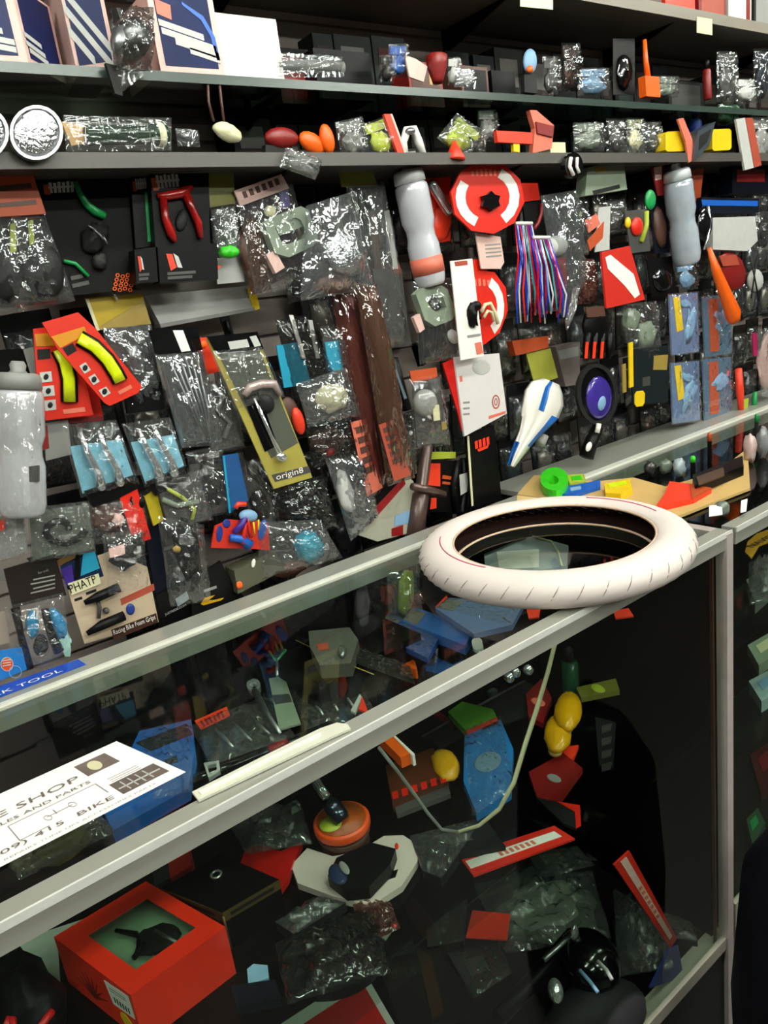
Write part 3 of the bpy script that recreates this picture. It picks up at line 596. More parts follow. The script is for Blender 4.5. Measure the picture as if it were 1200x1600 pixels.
# two long brown wrapped tubes
for a, c_, lb, t0 in (([(516, 452), (560, 446), (612, 748), (572, 792)], 'filmred', 'long reddish brown wrapped tube pack, left of the crossed pair', [(548, 660), (572, 654), (598, 762), (574, 776)]), ([(556, 446), (588, 444), (648, 746), (606, 760)], 'filmbrown', 'long brown wrapped tube pack, right of the crossed pair', [(592, 664), (614, 656), (642, 742), (616, 752)])):
    up('tube_pack', lb, 'packet', 1.278 if c_ == 'filmred' else 1.235, [('tube', mat('6a2a24', .4) if c_ == 'filmred' else 'brown', [('L', qf(a)(.5, .04), qf(a)(.5, .96), [(0, 8), (.02, 12), (.98, 12), (1, 8)], .002)]), ('label_panel', 'salmon' if c_ == 'filmred' else 'brick', [('P', t0, .018, .001)]), ('label_panel/wording', 'brown', [('P', sub(t0, .2, .08 + .14 * i, .8, .17 + .14 * i), .0192, .0006) for i in range(5)]), ('wrap', c_, [('B', a, .004, .024, .005)])])
# bottles
def bottle(label, y, top, bot, w, body, capm, band=None, extra=()):
    tx, ty = top; bx_, by = bot; L_ = lambda t: (tx + (bx_ - tx) * t, ty + (by - ty) * t)
    r = w / 2
    P = [('body', body, [('L', L_(.13), L_(1), [(0, r*.8), (.03, r*.97), (.08, r), (.36, r), (.44, r*.86), (.52, r*.86), (.6, r*.98), (.9, r*.98), (.97, r*.9), (1, r*.8)], .0)]),
         ('lid', capm, [('L', L_(.02), L_(.135), [(0, r*.7), (.1, r*.86), (.3, r*.92), (.95, r*.96), (1, r*.8)], .0)]),
         ('spout', capm, [('L', L_(-.06), L_(.03), [(0, r*.25), (.3, r*.34), (.7, r*.3), (1, r*.45)], .0)])]
    if band: P.append(('body/printed_band', band, [('L', L_(.76), L_(.9), [(0, r*.992), (1, r*.992)], .0)]))
    return up('water_bottle', label, 'bottle', y, P + list(extra))
Wb = mat('c9c8cf', .18, .1, .12, 25, 0, 0, 1, None, .5)
bottle('grey translucent water bottle at the left picture edge with ribbed lid', 1.22, (28, 578), (36, 806), 72, mat('c4c3c6', .16, .1, .15, 30, .3, 0, 1, None, .6), 'grey', None, [('printed_square', 'dgrey', [('P', [(45, 729), (62, 727), (62, 752), (46, 753)], .030, .004)]), ('wrap', 'film', [('B', [(0, 616), (62, 612), (68, 800), (4, 804)], .034, .010, .006)])])
bottle('white and clear water bottle with red print, centre of the wall', 1.25, (636, 262), (674, 446), 52, Wb, mat('d6d5d8', .35), 'salmon')
bottle('pale water bottle far right under the yellow blocks', 1.24, (1056, 262), (1074, 412), 44, mat('b9c0cc', .15, .2, .2, 30, .2, 0, 1, None, .6), mat('c9ccd0', .3), None)
up('tool_pack', 'red pack with a slanting silver tube between bottle and roundel card', 'packet', 1.30, [('backing_card', 'redo', [('P', [(652, 280), (704, 276), (704, 376), (672, 382)], 0, .004)]), ('bulge', 'redo', [('E', (688, 350), 16, 26, 0, .006, .012, .2)]), ('silver_tube', 'chrome', [('L', (672, 284), (702, 334), [(0, 7), (.1, 8), (.9, 8), (1, 6)], .02)])])
# red and white roundel cards
def roundel(label, y, cx, cy, rx, ry, ang, tab, hole, name='roundel_card'):
    o = oval(cx, cy, rx, ry, ang, 10)
    band = lambda a0, a1: [(cx + rx*.86*math.cos(t)*1, cy + ry*.86*math.sin(t)) for t in [a0 + (a1 - a0) * i / 6 for i in range(7)]] + [(cx + rx*.6*math.cos(t), cy + ry*.6*math.sin(t)) for t in [a1 + (a0 - a1) * i / 6 for i in range(7)]]
    return up(name, label, 'packet', y, [('card', 'red', [('P', o, 0, .005), ('P', tab, -.001, .004)]), ('card/white_band', 'white', [('P', band(2.0, 3.7), .0052, .0008)]), ('card/white_band', 'white', [('P', band(-1.1, .95), .0052, .0008)]),
        ('sprocket', 'blackg', [('P', [(hole[0] + (hole[2] if i % 2 else hole[2]*.72) * math.cos(i * math.pi / 6), hole[1] + (hole[2] if i % 2 else hole[2]*.72) * math.sin(i * math.pi / 6)) for i in range(12)], .006, .008)]),
        ('wording', 'salmon', [('P', [(cx - 26 + i * 7, cy - 44 + abs(i - 3)), (cx - 22 + i * 7, cy - 45 + abs(i - 3)), (cx - 21 + i * 7, cy - 33), (cx - 25 + i * 7, cy - 33)], .0053, .0006) for i in range(7)])])
roundel('red and white round card with a black sprocket, tab on top', 1.235, 762, 308, 58, 58, 8, [(733, 250), (755, 248), (762, 268), (732, 272)], (768, 314, 16))
roundel('red and white round card half hidden behind the long white tag', 1.262, 752, 480, 42, 60, 8, [(738, 405), (758, 405), (762, 428), (738, 430)], (742, 492, 12))
up('glove_pack', 'dark pack with red top and red strap, right of the round red card', 'packet', 1.27, [('backing_card', 'black', [('P', [(812, 284), (842, 284), (858, 368), (824, 372)], 0, .005)]), ('red_top', 'red', [('P', [(810, 286), (840, 286), (844, 312), (812, 316)], .005, .004)]), ('strap', 'dred', [('T', [(846, 318), (846, 334), (840, 350), (834, 358)], 3, .008)])])
up('tag', 'pinkish white square tag hanging under the round red card', 'tag', 1.25, [('card', 'pink', [('P', [(743, 364), (782, 370), (788, 410), (782, 420), (752, 420)], 0, .003)]), ('wording', 'grey', lines([(758, 382), (782, 380), (784, 404), (760, 406)], 4) and [('P', sub([(758, 382), (782, 380), (784, 404), (760, 406)], 0, i*.25, 1, i*.25 + .1), .0032, .0006) for i in range(4)])])
up('long_tag', 'long white card with a black part and red wording at its foot', 'packet', 1.225, [('card', 'white', [('P', [(704, 408), (738, 404), (756, 556), (720, 563)], 0, .003)]), ('part', 'black', [('E', (738, 492), 7, 20, -4, .006, .01, .4), ('E', (744, 478), 7, 8, 0, .006, .01)]), ('wording', 'salmon', [('P', [(742, 536), (752, 534), (755, 552), (745, 554)], .0032, .0006)]), ('wording', 'grey', [('P', [(730, 524), (751, 521), (751, 525), (731, 528)], .0032, .0006)]), ('red_top_patch', 'brick', [('P', [(710, 409), (730, 407), (731, 414), (712, 416)], .0032, .0006)])])
up('hook_end', 'cream bent tube ends below the second round card', 'tube', 1.245, [('hook_end', 'cream', [('T', [(752, 488), (758, 476), (766, 474), (774, 490), (778, 506)], 3, 0), ('T', [(756, 496), (762, 486), (768, 488), (772, 502)], 2.5, .004)])])
up('brake_hood_pack', 'squarish pale grey cycle part on a black card, left of the long white card', 'packet', 1.262, [
    ('backing_card', 'black', [('P', [(646, 440), (706, 436), (716, 560), (660, 566)], -.004, .003)]),
    ('part', 'greenish', [('R', [(650, 460), (660, 450), (690, 446), (700, 452), (712, 490), (706, 500), (680, 510), (664, 500)], [(664, 466), (670, 462), (686, 460), (692, 464), (698, 480), (694, 484), (682, 488), (674, 482)], .002, .018)]),
    ('white_block', 'pink', [('P', [(646, 496), (656, 490), (664, 514), (656, 520)], .004, .01)]), ('latch', 'lgrey', [('E', (708, 526), 8, 12, -20, .006, .008)]), ('bag', 'film', [('B', [(644, 440), (706, 434), (720, 560), (656, 570)], .002, .026, .004)])])
# streamers: two tufts, each strand a part
def streamers(label, cx, cy, x0, x1, y0, y1, n, y):
    a = W(cx, cy, y); r = empty('handlebar_streamers', label, 'streamers', a, 'handlebar streamers')
    MB().tube([W(cx - 13, cy - 3, y), W(cx + 13, cy - 3, y)], .004, 10).obj('grip_plug', K['white'], a, r)
    rnd = random.Random(int(cx)); cols = ['red', 'blue', 'white', 'purple', 'redo', 'dblue', 'lblue', 'white', 'dred', 'teal', 'red', 'dblue']
    for i in range(n):
        t = i / (n - 1); ex = x0 + (x1 - x0) * t; mx = cx + (ex - cx) * .65 + rnd.uniform(-3, 3); d = rnd.uniform(0, .016)
        p = [W(cx + (t - .5) * 26, cy, y - d), W(mx, cy + (y1 - cy) * .33, y - d - .006), W(ex + rnd.uniform(-2, 2), cy + (y1 - cy) * .7, y - d), W(ex + rnd.uniform(-3, 3), y1 + rnd.uniform(-16, 6), y - d)]
        MB().tube(p, [.0018, .0030, .0032, .003], 6, False, .4, Vector((0, 1, 0))).obj('strand', mat({'red': 'd0142a', 'blue': '1a50d8', 'white': 'f4eef0', 'purple': '4a2aa0', 'redo': 'ea3a20', 'dblue': '2030a8', 'lblue': '8ab4e8', 'dred': '900c28', 'teal': '3aa8b0'}[cols[i % 12]], .2, .25, .1, 50), a, r)
streamers('tuft of red, white and blue handlebar streamers, left one under the round red card', 818, 352, 806, 850, 350, 500, 15, 1.25)
streamers('tuft of blue, red and white handlebar streamers, right one beside the grey sleeve', 846, 374, 842, 886, 370, 498, 16, 1.235)
up('hanging_sleeve', 'tall silvery grey crumpled sleeve right of the streamers', 'packet', 1.255, [('ball', 'lgrey', [('E', (870, 384), 16, 16, 0, .006, .014)]), ('strip', 'dred', [('P', [(862, 404), (884, 402), (886, 450), (872, 452)], 0, .004)]), ('bag', 'filmsilver', [('B', [(844, 306), (902, 296), (914, 440), (878, 500)], .004, .026, .009)])])
up('spoke_bundle', 'bright pointed foil strip under the silvery sleeve', 'packet', 1.23, [('spoke_bundle', 'foil', [('P', [(898, 448), (906, 446), (900, 486), (886, 516), (884, 500)], 0, .004)])])
up('sign_pack', 'beige-grey square pack with a yellow note, right of the black buckle', 'packet', 1.25, [('carton', 'greenish', [('P', [(918, 262), (974, 250), (980, 296), (914, 306)], -.02, .03)]), ('yellow_note', 'gold', [('P', [(930, 262), (946, 260), (948, 268), (932, 270)], .0102, .001)]), ('wording', 'char', [('P', [(926, 298), (968, 288), (969, 294), (928, 304)], .0102, .0008)])])
up('red_folder', 'red square card with a white glossy diagonal label', 'packet', 1.235, [('card', mat('c92b20', .4), [('P', [(940, 394), (984, 384), (1008, 468), (948, 482)], 0, .006)]), ('label', 'white', [('P', [(946, 402), (954, 398), (990, 428), (1000, 460), (992, 466), (976, 446), (950, 420)], .0062, .001)])])
up('flag_pack', 'pinkish triangular pennant pack above the red square card', 'packet', 1.27, [('panel', 'lgrey', [('P', [(936, 324), (954, 322), (952, 390), (930, 394)], 0, .003)]), ('pennant', 'dorange', [('P', [(918, 376), (944, 346), (942, 372), (922, 392)], .003, .002)]), ('pennant', 'salmon', [('P', [(914, 344), (932, 334), (938, 350), (920, 364)], .003, .002)])])
up('toy_bell', 'green and red small toy bell pack left of the far bottle', 'toy', 1.255, [('card', 'dgrey', [('P', [(976, 330), (1012, 326), (1016, 392), (986, 396)], 0, .003)]), ('red_part', 'red', [('E', (995, 354), 9, 15, 0, .006, .008)]), ('yellow_part', 'yellow', [('E', (981, 348), 4, 9, 0, .006, .006)]), ('green_part', 'green', [('E', (1016, 312), 8, 16, 0, .006, .008)]), ('lime_strip', 'lime', [('T', [(1010, 330), (1010, 352), (1002, 378)], 4, .006)])])
up('red_pack', 'red and white card hanging just left of the far bottle', 'packet', 1.27, [('card', 'dred', [('P', [(1018, 262), (1044, 256), (1044, 304), (1028, 306)], 0, .004)]), ('label', 'pink', [('P', [(1022, 262), (1034, 259), (1034, 280), (1024, 282)], .0042, .001)])])
up('red_pack', 'orange card behind the right shoulder of the far bottle', 'packet', 1.28, [('card', 'dorange', [('P', [(1078, 268), (1100, 262), (1094, 312), (1082, 316)], 0, .004)]), ('label', 'brick', [('P', [(1082, 272), (1096, 268), (1094, 284), (1084, 288)], .0042, .001)])])
up('bell', 'black and chrome bell hanging right of the far bottle', 'bell', 1.25, [('dome', 'blackg', [('E', (1100, 350), 11, 28, 0, 0, .016)]), ('rim', 'chrome', [('T', [(1106, 322), (1110, 344), (1106, 372), (1100, 390)], 2, .012)])])
up('blue_tray', 'blue edged shallow tray with a pale green carton on the far wall', 'box', 1.27, [('tray', 'navy', [('P', [(1096, 308), (1186, 310), (1186, 332), (1098, 334)], -.02, .03)]), ('blue_edge', 'blue', [('P', [(1096, 312), (1184, 314), (1184, 322), (1098, 321)], .0102, .001)]), ('carton', 'lgrey', [('P', [(1114, 340), (1180, 338), (1184, 376), (1168, 392), (1114, 390)], -.01, .02)])])
up('orange_sleeve', 'bright orange tapered sleeve hanging slanted on the far wall', 'sleeve', 1.23, [('orange_sleeve', 'orange', [('T', [(1108, 388), (1120, 426), (1134, 462), (1146, 492), (1148, 502)], [4, 9, 12, 15, 11], .012, False, .7)])])
up('red_pouch', 'dark red pouch behind the orange sleeve', 'pouch', 1.27, [('pouch', 'dred', [('E', (1144, 424), 20, 30, -20, 0, .012, .2)]), ('flap', 'brick', [('P', [(1124, 400), (1150, 398), (1156, 414), (1130, 416)], .011, .003)])])
up('white_ball', 'small white ball in dark net at the right picture edge', 'ball', 1.25, [('ball', 'lgrey', [('E', (1180, 438), 11, 18, 0, 0, .014)]), ('net', 'char', [('T', [(1172, 400), (1180, 438), (1186, 470)], 1.2, .016), ('T', [(1184, 400), (1180, 420), (1174, 466)], 1.2, .016)])])
for i, (x, y_, w_, h_, m_, k_, f_, a_) in enumerate([
    (470, 440, 50, 60, 'char', 'bag', 'filmdk', -10), (905, 346, 26, 96, 'char', 'bag', 'film', -8), (962, 338, 34, 52, 'dgrey', 'bag', 'filmgrey', -6), (1030, 346, 24, 100, 'navy', 'card', 'brown', -6),
    (916, 440, 26, 70, 'brown', 'bag', 'filmred', -4), (1034, 432, 40, 60, 'black', 'card', 'blackg', -8), (1072, 432, 30, 44, 'lblue', 'bag', 'film', -10), (1174, 280, 60, 44, 'navy', 'box', 'dred', 0), (640, 246, 30, 26, 'char', 'box', 'grey', -8), (1190, 360, 26, 60, 'char', 'bag', 'film', 0)]):
    clutter('packet', ['dark packet under the beige cycle part', 'tall grey glinting packet left of the pennant pack', 'grey packet under the beige-grey square pack', 'navy and brown slim card left of the far bottle', 'brown tinted packet left of the red square card', 'black blister card below the toy bell pack', 'pale blue crumpled packet under the far bottle', 'navy box with red panel high on the far wall', 'small black box over the white and clear bottle', 'dark packet at the right edge beside the pale carton'][i], 'packet', 1.275 + .005 * (i % 4), x, y_, w_, h_, m_, k_, f_, a_)

# ---------------------------------------------------------------- middle and lower rows
up('price_rail', 'pale grey label rail with yellow end tag across the left wall', 'rail', 1.36, [
    ('channel', 'lgrey', [('P', [(226, 462), (392, 446), (398, 480), (250, 506)], -.02, .025)]), ('lip', 'grey', [('P', [(250, 506), (398, 480), (399, 485), (252, 512)], -.02, .03)]), ('yellow_tag', 'yellow', [('P', [(386, 450), (400, 452), (406, 482), (397, 486)], .006, .002)])])
up('swing_card', 'yellow and green card with glinting hook above the crinkled clear bag', 'packet', 1.325, [
    ('card', 'gold', [('P', [(134, 466), (222, 458), (236, 506), (152, 516)], 0, .003)]), ('card/yellow_panel', mat('b59a1a', .4), [('P', [(134, 466), (222, 458), (225, 468), (160, 508), (150, 512)], .0032, .0008)]), ('card/edge', 'cream', [('P', [(133, 466), (138, 466), (156, 516), (151, 517)], .0034, .001)]),
    ('hook', 'chrome', [('T', [(176, 454), (180, 462), (184, 470)], 2, .014)])])
pbag('crinkled clear bag of silver parts under the yellow and green card', 1.30, [(160, 512), (236, 508), (262, 640), (196, 650)], None, [('part', 'steel', [('E', (212, 560), 14, 26, -18, .006, .01, .5)]), ('part', 'black', [('P', [(192, 600), (252, 596), (258, 640), (200, 646)], .002, .012)])], 'filmsilver', .02, .009)
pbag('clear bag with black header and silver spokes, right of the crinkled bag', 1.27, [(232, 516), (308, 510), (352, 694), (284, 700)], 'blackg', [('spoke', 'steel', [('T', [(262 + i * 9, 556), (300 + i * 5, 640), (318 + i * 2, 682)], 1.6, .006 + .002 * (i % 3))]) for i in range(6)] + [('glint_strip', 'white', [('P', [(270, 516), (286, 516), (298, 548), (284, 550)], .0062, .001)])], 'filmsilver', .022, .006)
up('sticker', 'orange card tucked between spoke bag and the gold cycle card', 'card', 1.28, [('card', 'redo', [('P', [(308, 528), (340, 526), (350, 578), (322, 586)], 0, .003)]), ('yellow_spot', 'orange', [('E', (318, 538), 5, 6, 0, .004, .002)])])
pbag('bag of dark linked parts under the orange card', 1.265, [(316, 584), (358, 580), (384, 700), (330, 708)], None, [('chain', 'steel', [('T', [(332, 600), (348, 620), (340, 640), (360, 660), (350, 684)], 4, .006)])], 'film', .022, .008)
# red cards with yellow reflective ankle bands
def band_card(label, y, outline, head, band, thumbs, word, more=()):
    out = [(a, b) for a, b in band]
    return up('band_card', label, 'packet', y, [
        ('card', mat('cf2a17', .35, 0, .06), [('P', outline, 0, .004)]), ('card/yellow_header', mat('c98312', .4), [('P', head, .0042, .0008)]),
        ('band', 'black', [('T', band, 13, .007, False, .3)]), ('band/neon_strip', mat('d4e010', .25, 0, .1, 80, .3, .0), [('T', band, 9, .011, False, .3)])]
        + [('card/picture', 'lgrey', [('P', t, .0042, .0008)]) for t in thumbs] + [('card/picture', 'char', [('E', ((t[0][0] + t[2][0]) / 2, (t[0][1] + t[2][1]) / 2), 4, 5, 20, .005, .0006)]) for t in thumbs] + [('card/wording', 'salmon', [('P', word, .0042, .0007)])] + list(more))
band_card('upright red card with neon yellow reflective band, left one of the pair', 1.285, [(52, 514), (112, 506), (146, 648), (72, 657), (58, 600)], [(54, 522), (92, 520), (98, 540), (57, 541)], [(92, 546), (102, 566), (108, 592), (109, 628)], [[(62, 582), (80, 580), (82, 596), (64, 598)], [(65, 604), (84, 602), (86, 618), (67, 620)], [(69, 626), (87, 624), (88, 640), (71, 642)]], [(98, 640), (132, 636), (134, 643), (100, 647)], [('dark_panel', 'char', [('P', [(58, 546), (78, 545), (79, 560), (59, 562)], .0042, .0008)])])
band_card('tilted red card with neon yellow reflective band, overlapping the upright one', 1.262, [(66, 504), (122, 488), (150, 514), (222, 604), (216, 614), (172, 634), (164, 630), (90, 545)], [(80, 526), (132, 510), (136, 522), (94, 544)], [(124, 528), (148, 542), (168, 562), (182, 584), (188, 596)], [[(124, 572), (134, 566), (142, 578), (132, 584)], [(138, 590), (148, 584), (156, 596), (146, 602)], [(154, 610), (166, 604), (173, 614), (162, 621)]], [(184, 612), (204, 601), (207, 606), (187, 617)], [('dark_panel', 'char', [('P', [(98, 544), (114, 536), (120, 548), (106, 556)], .0042, .0008)])])
up('band_card', 'dark red card peeping out below the two yellow band cards', 'packet', 1.31, [('card', 'red', [('P', [(92, 600), (150, 590), (162, 656), (100, 662)], 0, .003)]), ('edge', 'dred', [('P', [(92, 656), (162, 650), (162, 657), (94, 663)], .0032, .001)])])
up('blister_pack', 'dark glossy pack with pale top behind the left water bottle', 'packet', 1.33, [('carton', 'blackg', [('P', [(-20, 548), (46, 544), (52, 592), (-20, 596)], -.01, .02)]), ('label', 'grey', [('P', [(36, 546), (52, 542), (60, 590), (50, 592)], .0102, .001)])])
up('grey_card', 'pale grey card with a red edge right of the left water bottle', 'card', 1.30, [('card', 'grey', [('P', [(68, 662), (106, 656), (112, 710), (72, 720)], 0, .003)]), ('red_edge', 'dred', [('P', [(62, 668), (74, 664), (77, 700), (66, 704)], .0032, .001)])])
# silver levers on teal cards
for q, lb in (([(96, 664), (182, 656), (218, 756), (126, 778)], 'clear bag of silver levers on a teal card, left one'), ([(190, 662), (266, 652), (296, 740), (226, 762)], 'clear bag of silver levers on a teal card, right one')):
    f = qf(q)
    up('lever_bag', lb, 'packet', 1.265, [('backing_card', mat('7fbfd4', .35, 0, .4, 60), [('P', sub(q, .05, .3, .95, .95), 0, .002)]), ('black_base', 'black', [('P', [f(.1, .93), f(1, .86), f(.96, 1.06), f(.55, 1.14), f(.16, 1.16)], -.002, .012)])]
       + [('lever', 'chrome', [('T', [f(u, .12), f(u + .02, .4), f(u + .1, .72), f(u + .08, .92)], [3, 5, 6, 8], .010), ('E', f(u + .08, .92), 7, 7, 0, .012, .006)]) for u in (.3, .62)] + [('bag', 'film', [('B', q, .004, .028, .009)])])
# gold cycle component card
q = [(322, 528), (400, 520), (488, 746), (428, 764)]; f = qf(q)
up('skewer_card', 'olive and gold card with a chrome quick release skewer', 'packet', 1.235, [
    ('card', mat('a79a46', .4, .1), [('P', q, 0, .003)]), ('card/grey_panel', mat('4d5046', .4), [('P', [(334, 540), (398, 530), (466, 692), (424, 716)], .0032, .0006)]), ('card/black_panel', 'blackg', [('P', [(380, 622), (404, 612), (434, 696), (414, 706)], .004, .0006)]),
    ('header', 'blackg', [('P', [(324, 526), (402, 518), (412, 545), (338, 552)], .003, .004)]), ('header/white_label', 'lgrey', [('P', [(356, 534), (386, 530), (390, 542), (360, 546)], .0072, .0006), ('P', [(390, 526), (400, 524), (408, 540), (398, 542)], .0072, .0006)]),
    ('card/grey_band', 'dgrey', [('P', [(424, 742), (482, 728), (486, 738), (430, 753)], .0032, .0006)]), ('card/lettering', 'white', [('X', 'origin8', (432, 750), (474, 738), 9, .0042)]),
    ('skewer', 'chrome', [('T', [(397, 622), (418, 670), (438, 716)], 2.2, .012), ('T', [(404, 634), (424, 680), (444, 716)], 2, .016), ('E', (440, 714), 9, 7, 20, .014, .006)]),
    ('lever', mat('c9b2ad', .25, .4), [('T', [(382, 618), (390, 606), (408, 600), (428, 600), (438, 618)], [5, 7, 7, 7, 4], .012)]), ('cap', 'char', [('E', (416, 630), 12, 16, -20, .010, .010)]),
    ('bag', 'film', [('B', [(328, 548), (410, 540), (446, 620), (366, 640)], .006, .016, .006)])])
up('reflector', 'orange oval reflector edge right of the gold card', 'reflector', 1.27, [('lens', 'redo', [('E', (466, 658), 9, 22, -14, .002, .008)]), ('base', 'brown', [('E', (452, 642), 14, 22, -14, -.006, .008)])])
pbag('clear bag with white stripes on blue, right of the gold card', 1.29, [(430, 500), (476, 492), (540, 610), (460, 626)], None, [('card', 'teal', [('P', [(432, 540), (470, 534), (486, 600), (444, 606)], 0, .003)]), ('spoke', 'white', [('P', [(452, 492), (458, 492), (478, 560), (472, 560)], .006, .002)]), ('spoke', 'lgrey', [('P', [(482, 500), (488, 500), (500, 560), (494, 560)], .006, .002)])], 'filmdk', .02, .007)
pbag('teal and clear crumpled bag between striped bag and brown tubes', 1.285, [(500, 510), (545, 504), (560, 590), (512, 600)], None, [('card', 'teal', [('P', [(508, 535), (545, 530), (552, 575), (514, 580)], .002, .003)])], 'film', .018, .007)
pbag('bright clear bag with a cream lump for its white highlight', 1.262, [(462, 600), (540, 574), (566, 650), (482, 668)], None, [('part', 'cream', [('E', (518, 622), 24, 22, -10, .002, .012, .4)])], 'filmsilver', .024, .009)  # cream lump stands in for the bag's highlight
pbag('brown clear bag of small dark parts below the bright bag', 1.275, [(474, 656), (552, 640), (560, 720), (490, 730)], None, [('part', 'brown', [('E', (512, 690), 26, 22, 0, .002, .012, .5)]), ('part', 'dred', [('E', (516, 706), 8, 7, 0, .012, .006)])], 'filmdk', .022, .009)
pbag('tall silver crumpled bag left of the reddish tube pack', 1.265, [(508, 716), (566, 708), (592, 808), (548, 846)], None, [('part', 'lgrey', [('E', (540, 770), 12, 34, -12, .006, .012, .4)]), ('part', 'navy', [('E', (560, 740), 12, 20, 0, .004, .01, .4)])], 'filmsilver', .022, .009)
pbag('dark clear bag of black parts under the gold card', 1.275, [(420, 766), (506, 742), (530, 826), (440, 850)], None, [('part', 'black', [('E', (470, 800), 32, 22, -10, .002, .014, .5)])], 'filmdk', .022, .009)
up('pump_box', 'white boxed pack with dark red diagonal stripe at the foot of the tubes', 'packet', 1.285, [
    ('carton', mat('a9a795', .5), [('P', [(572, 800), (634, 742), (646, 752), (650, 830), (590, 846), (560, 836)], -.02, .03)]), ('red_stripe', mat('8a1216', .4), [('P', [(570, 810), (630, 744), (634, 756), (574, 824)], .0102, .0008)]), ('black_panel', 'black', [('P', [(560, 790), (612, 736), (632, 744), (572, 808)], .0104, .0008)]), ('round_hole', 'lgrey', [('E', (574, 794), 8, 10, 30, .012, .002)]), ('blue_label', 'lblue', [('P', [(618, 806), (644, 796), (644, 816), (616, 822)], .0104, .0008)]), ('red_label', 'dred', [('P', [(612, 826), (630, 820), (630, 836), (612, 838)], .0104, .0008)])])
up('floor_pump', 'dark brown pump with a cross handle standing on the back ledge', 'pump', 1.27, [('barrel', mat('4a3833', .3, .3), [('L', (646, 850), (668, 694), [(0, 12), (.02, 15), (.5, 14), (.52, 10), (.98, 9), (1, 7)], .0)]), ('handle', mat('5d4843', .25, .4), [('T', [(644, 760), (668, 765), (694, 773)], 6, .020)])])
up('orange_pack', 'orange and black pack behind the dark brown pump', 'packet', 1.31, [('carton', 'black', [('P', [(668, 716), (710, 720), (712, 800), (664, 800)], -.01, .02)]), ('orange_panel', 'redo', [('P', [(672, 724), (688, 724), (688, 760), (668, 758)], .0102, .0008), ('P', [(674, 778), (682, 778), (682, 794), (672, 796)], .0102, .0008)]), ('orange_wording', 'dorange', [('P', [(692, 742), (708, 745), (708, 750), (691, 748)], .0102, .0008), ('P', [(692, 752), (706, 754), (706, 758), (691, 756)], .0102, .0008)]), ('green_strip', 'lime', [('P', [(670, 706), (712, 706), (712, 716), (668, 718)], .0102, .0008)])])
up('bell_box', 'clear fronted pack with orange header and grey dome bell', 'packet', 1.26, [
    ('header_card', 'dorange', [('P', [(640, 580), (682, 574), (684, 590), (644, 598)], .003, .003)]), ('backing_card', 'dgrey', [('P', [(644, 596), (686, 590), (700, 690), (652, 696)], -.002, .003)]), ('dome', 'grey', [('E', (664, 630), 18, 22, 0, .004, .016)]), ('label', 'cream', [('P', [(676, 634), (686, 632), (688, 656), (678, 658)], .016, .001)]), ('label', 'gold', [('P', [(690, 660), (698, 658), (699, 670), (691, 672)], .004, .001)]), ('bag', 'film', [('B', [(638, 592), (690, 584), (704, 694), (648, 702)], .004, .024, .006)])])
up('handlebar_grip', 'black grip with green top hanging left of the orange headed bell pack', 'grip', 1.25, [('grip', 'black', [('T', [(614, 560), (624, 600), (636, 640)], [8, 9, 8], .004)]), ('blade', mat('9fb3c6', .2, .7), [('P', [(614, 570), (618, 572), (636, 622), (632, 624)], .016, .003)]), ('green_strip', 'green', [('P', [(606, 544), (612, 544), (614, 580), (608, 580)], .004, .004)])])
pbag('black and white glinting parts bag between tubes and bell pack', 1.285, [(598, 640), (642, 630), (652, 700), (612, 720)], None, [('part', 'blackg', [('E', (624, 664), 18, 20, 10, .0, .012, .4)]), ('part', 'lblue', [('P', [(612, 650), (618, 652), (624, 668), (618, 668)], .012, .003)])], 'film', .02, .009)
pbag('dark clear bag of cables above the white boxed pack', 1.30, [(616, 690), (648, 684), (652, 740), (622, 748)], None, [('cable', 'black', [('T', [(626, 694), (634, 714), (628, 734), (640, 742)], 4, .004)])], 'film', .016, .006)
up('return_card', 'white card with red left edge and red ring mark on a red backing', 'packet', 1.255, [
    ('red_backing', mat('c01510', .4), [('P', [(692, 568), (710, 560), (728, 672), (722, 674), (716, 646)], -.004, .004)]), ('card', mat('d8d2d2', .5, 0, .04), [('P', [(710, 558), (780, 552), (792, 646), (726, 682)], 0, .005)]),
    ('card/red_ring', 'brick', [('R', oval(775, 628, 6, 11), oval(775, 628, 4.5, 9), .0052, .0006), ('R', oval(775, 628, 2.5, 6), oval(775, 628, 1.5, 4.6), .0052, .0006)]), ('card/grey_picture', 'lgrey', [('E', (752, 574), 14, 12, 0, .0052, .0008)]), ('card/wording', 'salmon', [('P', [(764, 650), (790, 642), (790, 646), (764, 655)], .0052, .0006), ('P', [(718, 588), (722, 587), (723, 596), (719, 597)], .0052, .0006)]), ('card/wording', 'grey', [('P', [(724, 628 + 9 * i), (734, 627 + 9 * i), (734, 630 + 9 * i), (724, 631 + 9 * i)], .0052, .0006) for i in range(3)])])
up('glove_pack', 'black hanging pack with orange lettering under the white ring-mark card', 'packet', 1.275, [('card', 'black', [('P', [(730, 680), (772, 664), (784, 782), (738, 792)], 0, .01)]), ('orange_lettering', 'redo', [('P', [(742 + 6 * k, 690 - 2 * k), (746 + 6 * k, 688 - 2 * k), (747 + 6 * k, 700 - 2 * k), (743 + 6 * k, 702 - 2 * k)], .0102, .0008) for k in range(4)] + [('P', [(746, 702), (764, 695), (762, 700), (748, 706)], .0102, .0008)]), ('spine', 'cream', [('P', [(730, 682), (733, 681), (740, 790), (737, 791)], .0102, .001)])])
up('inner_tube', 'black coiled tube with pale label left of the orange lettered pack', 'tube', 1.30, [('coil', 'black', [('T', [(716, 720), (708, 760), (712, 800), (722, 800), (728, 760), (724, 716)], 6, .004)]), ('label', 'lgrey', [('P', [(718, 742), (732, 738), (730, 768), (720, 774)], .016, .001)])])
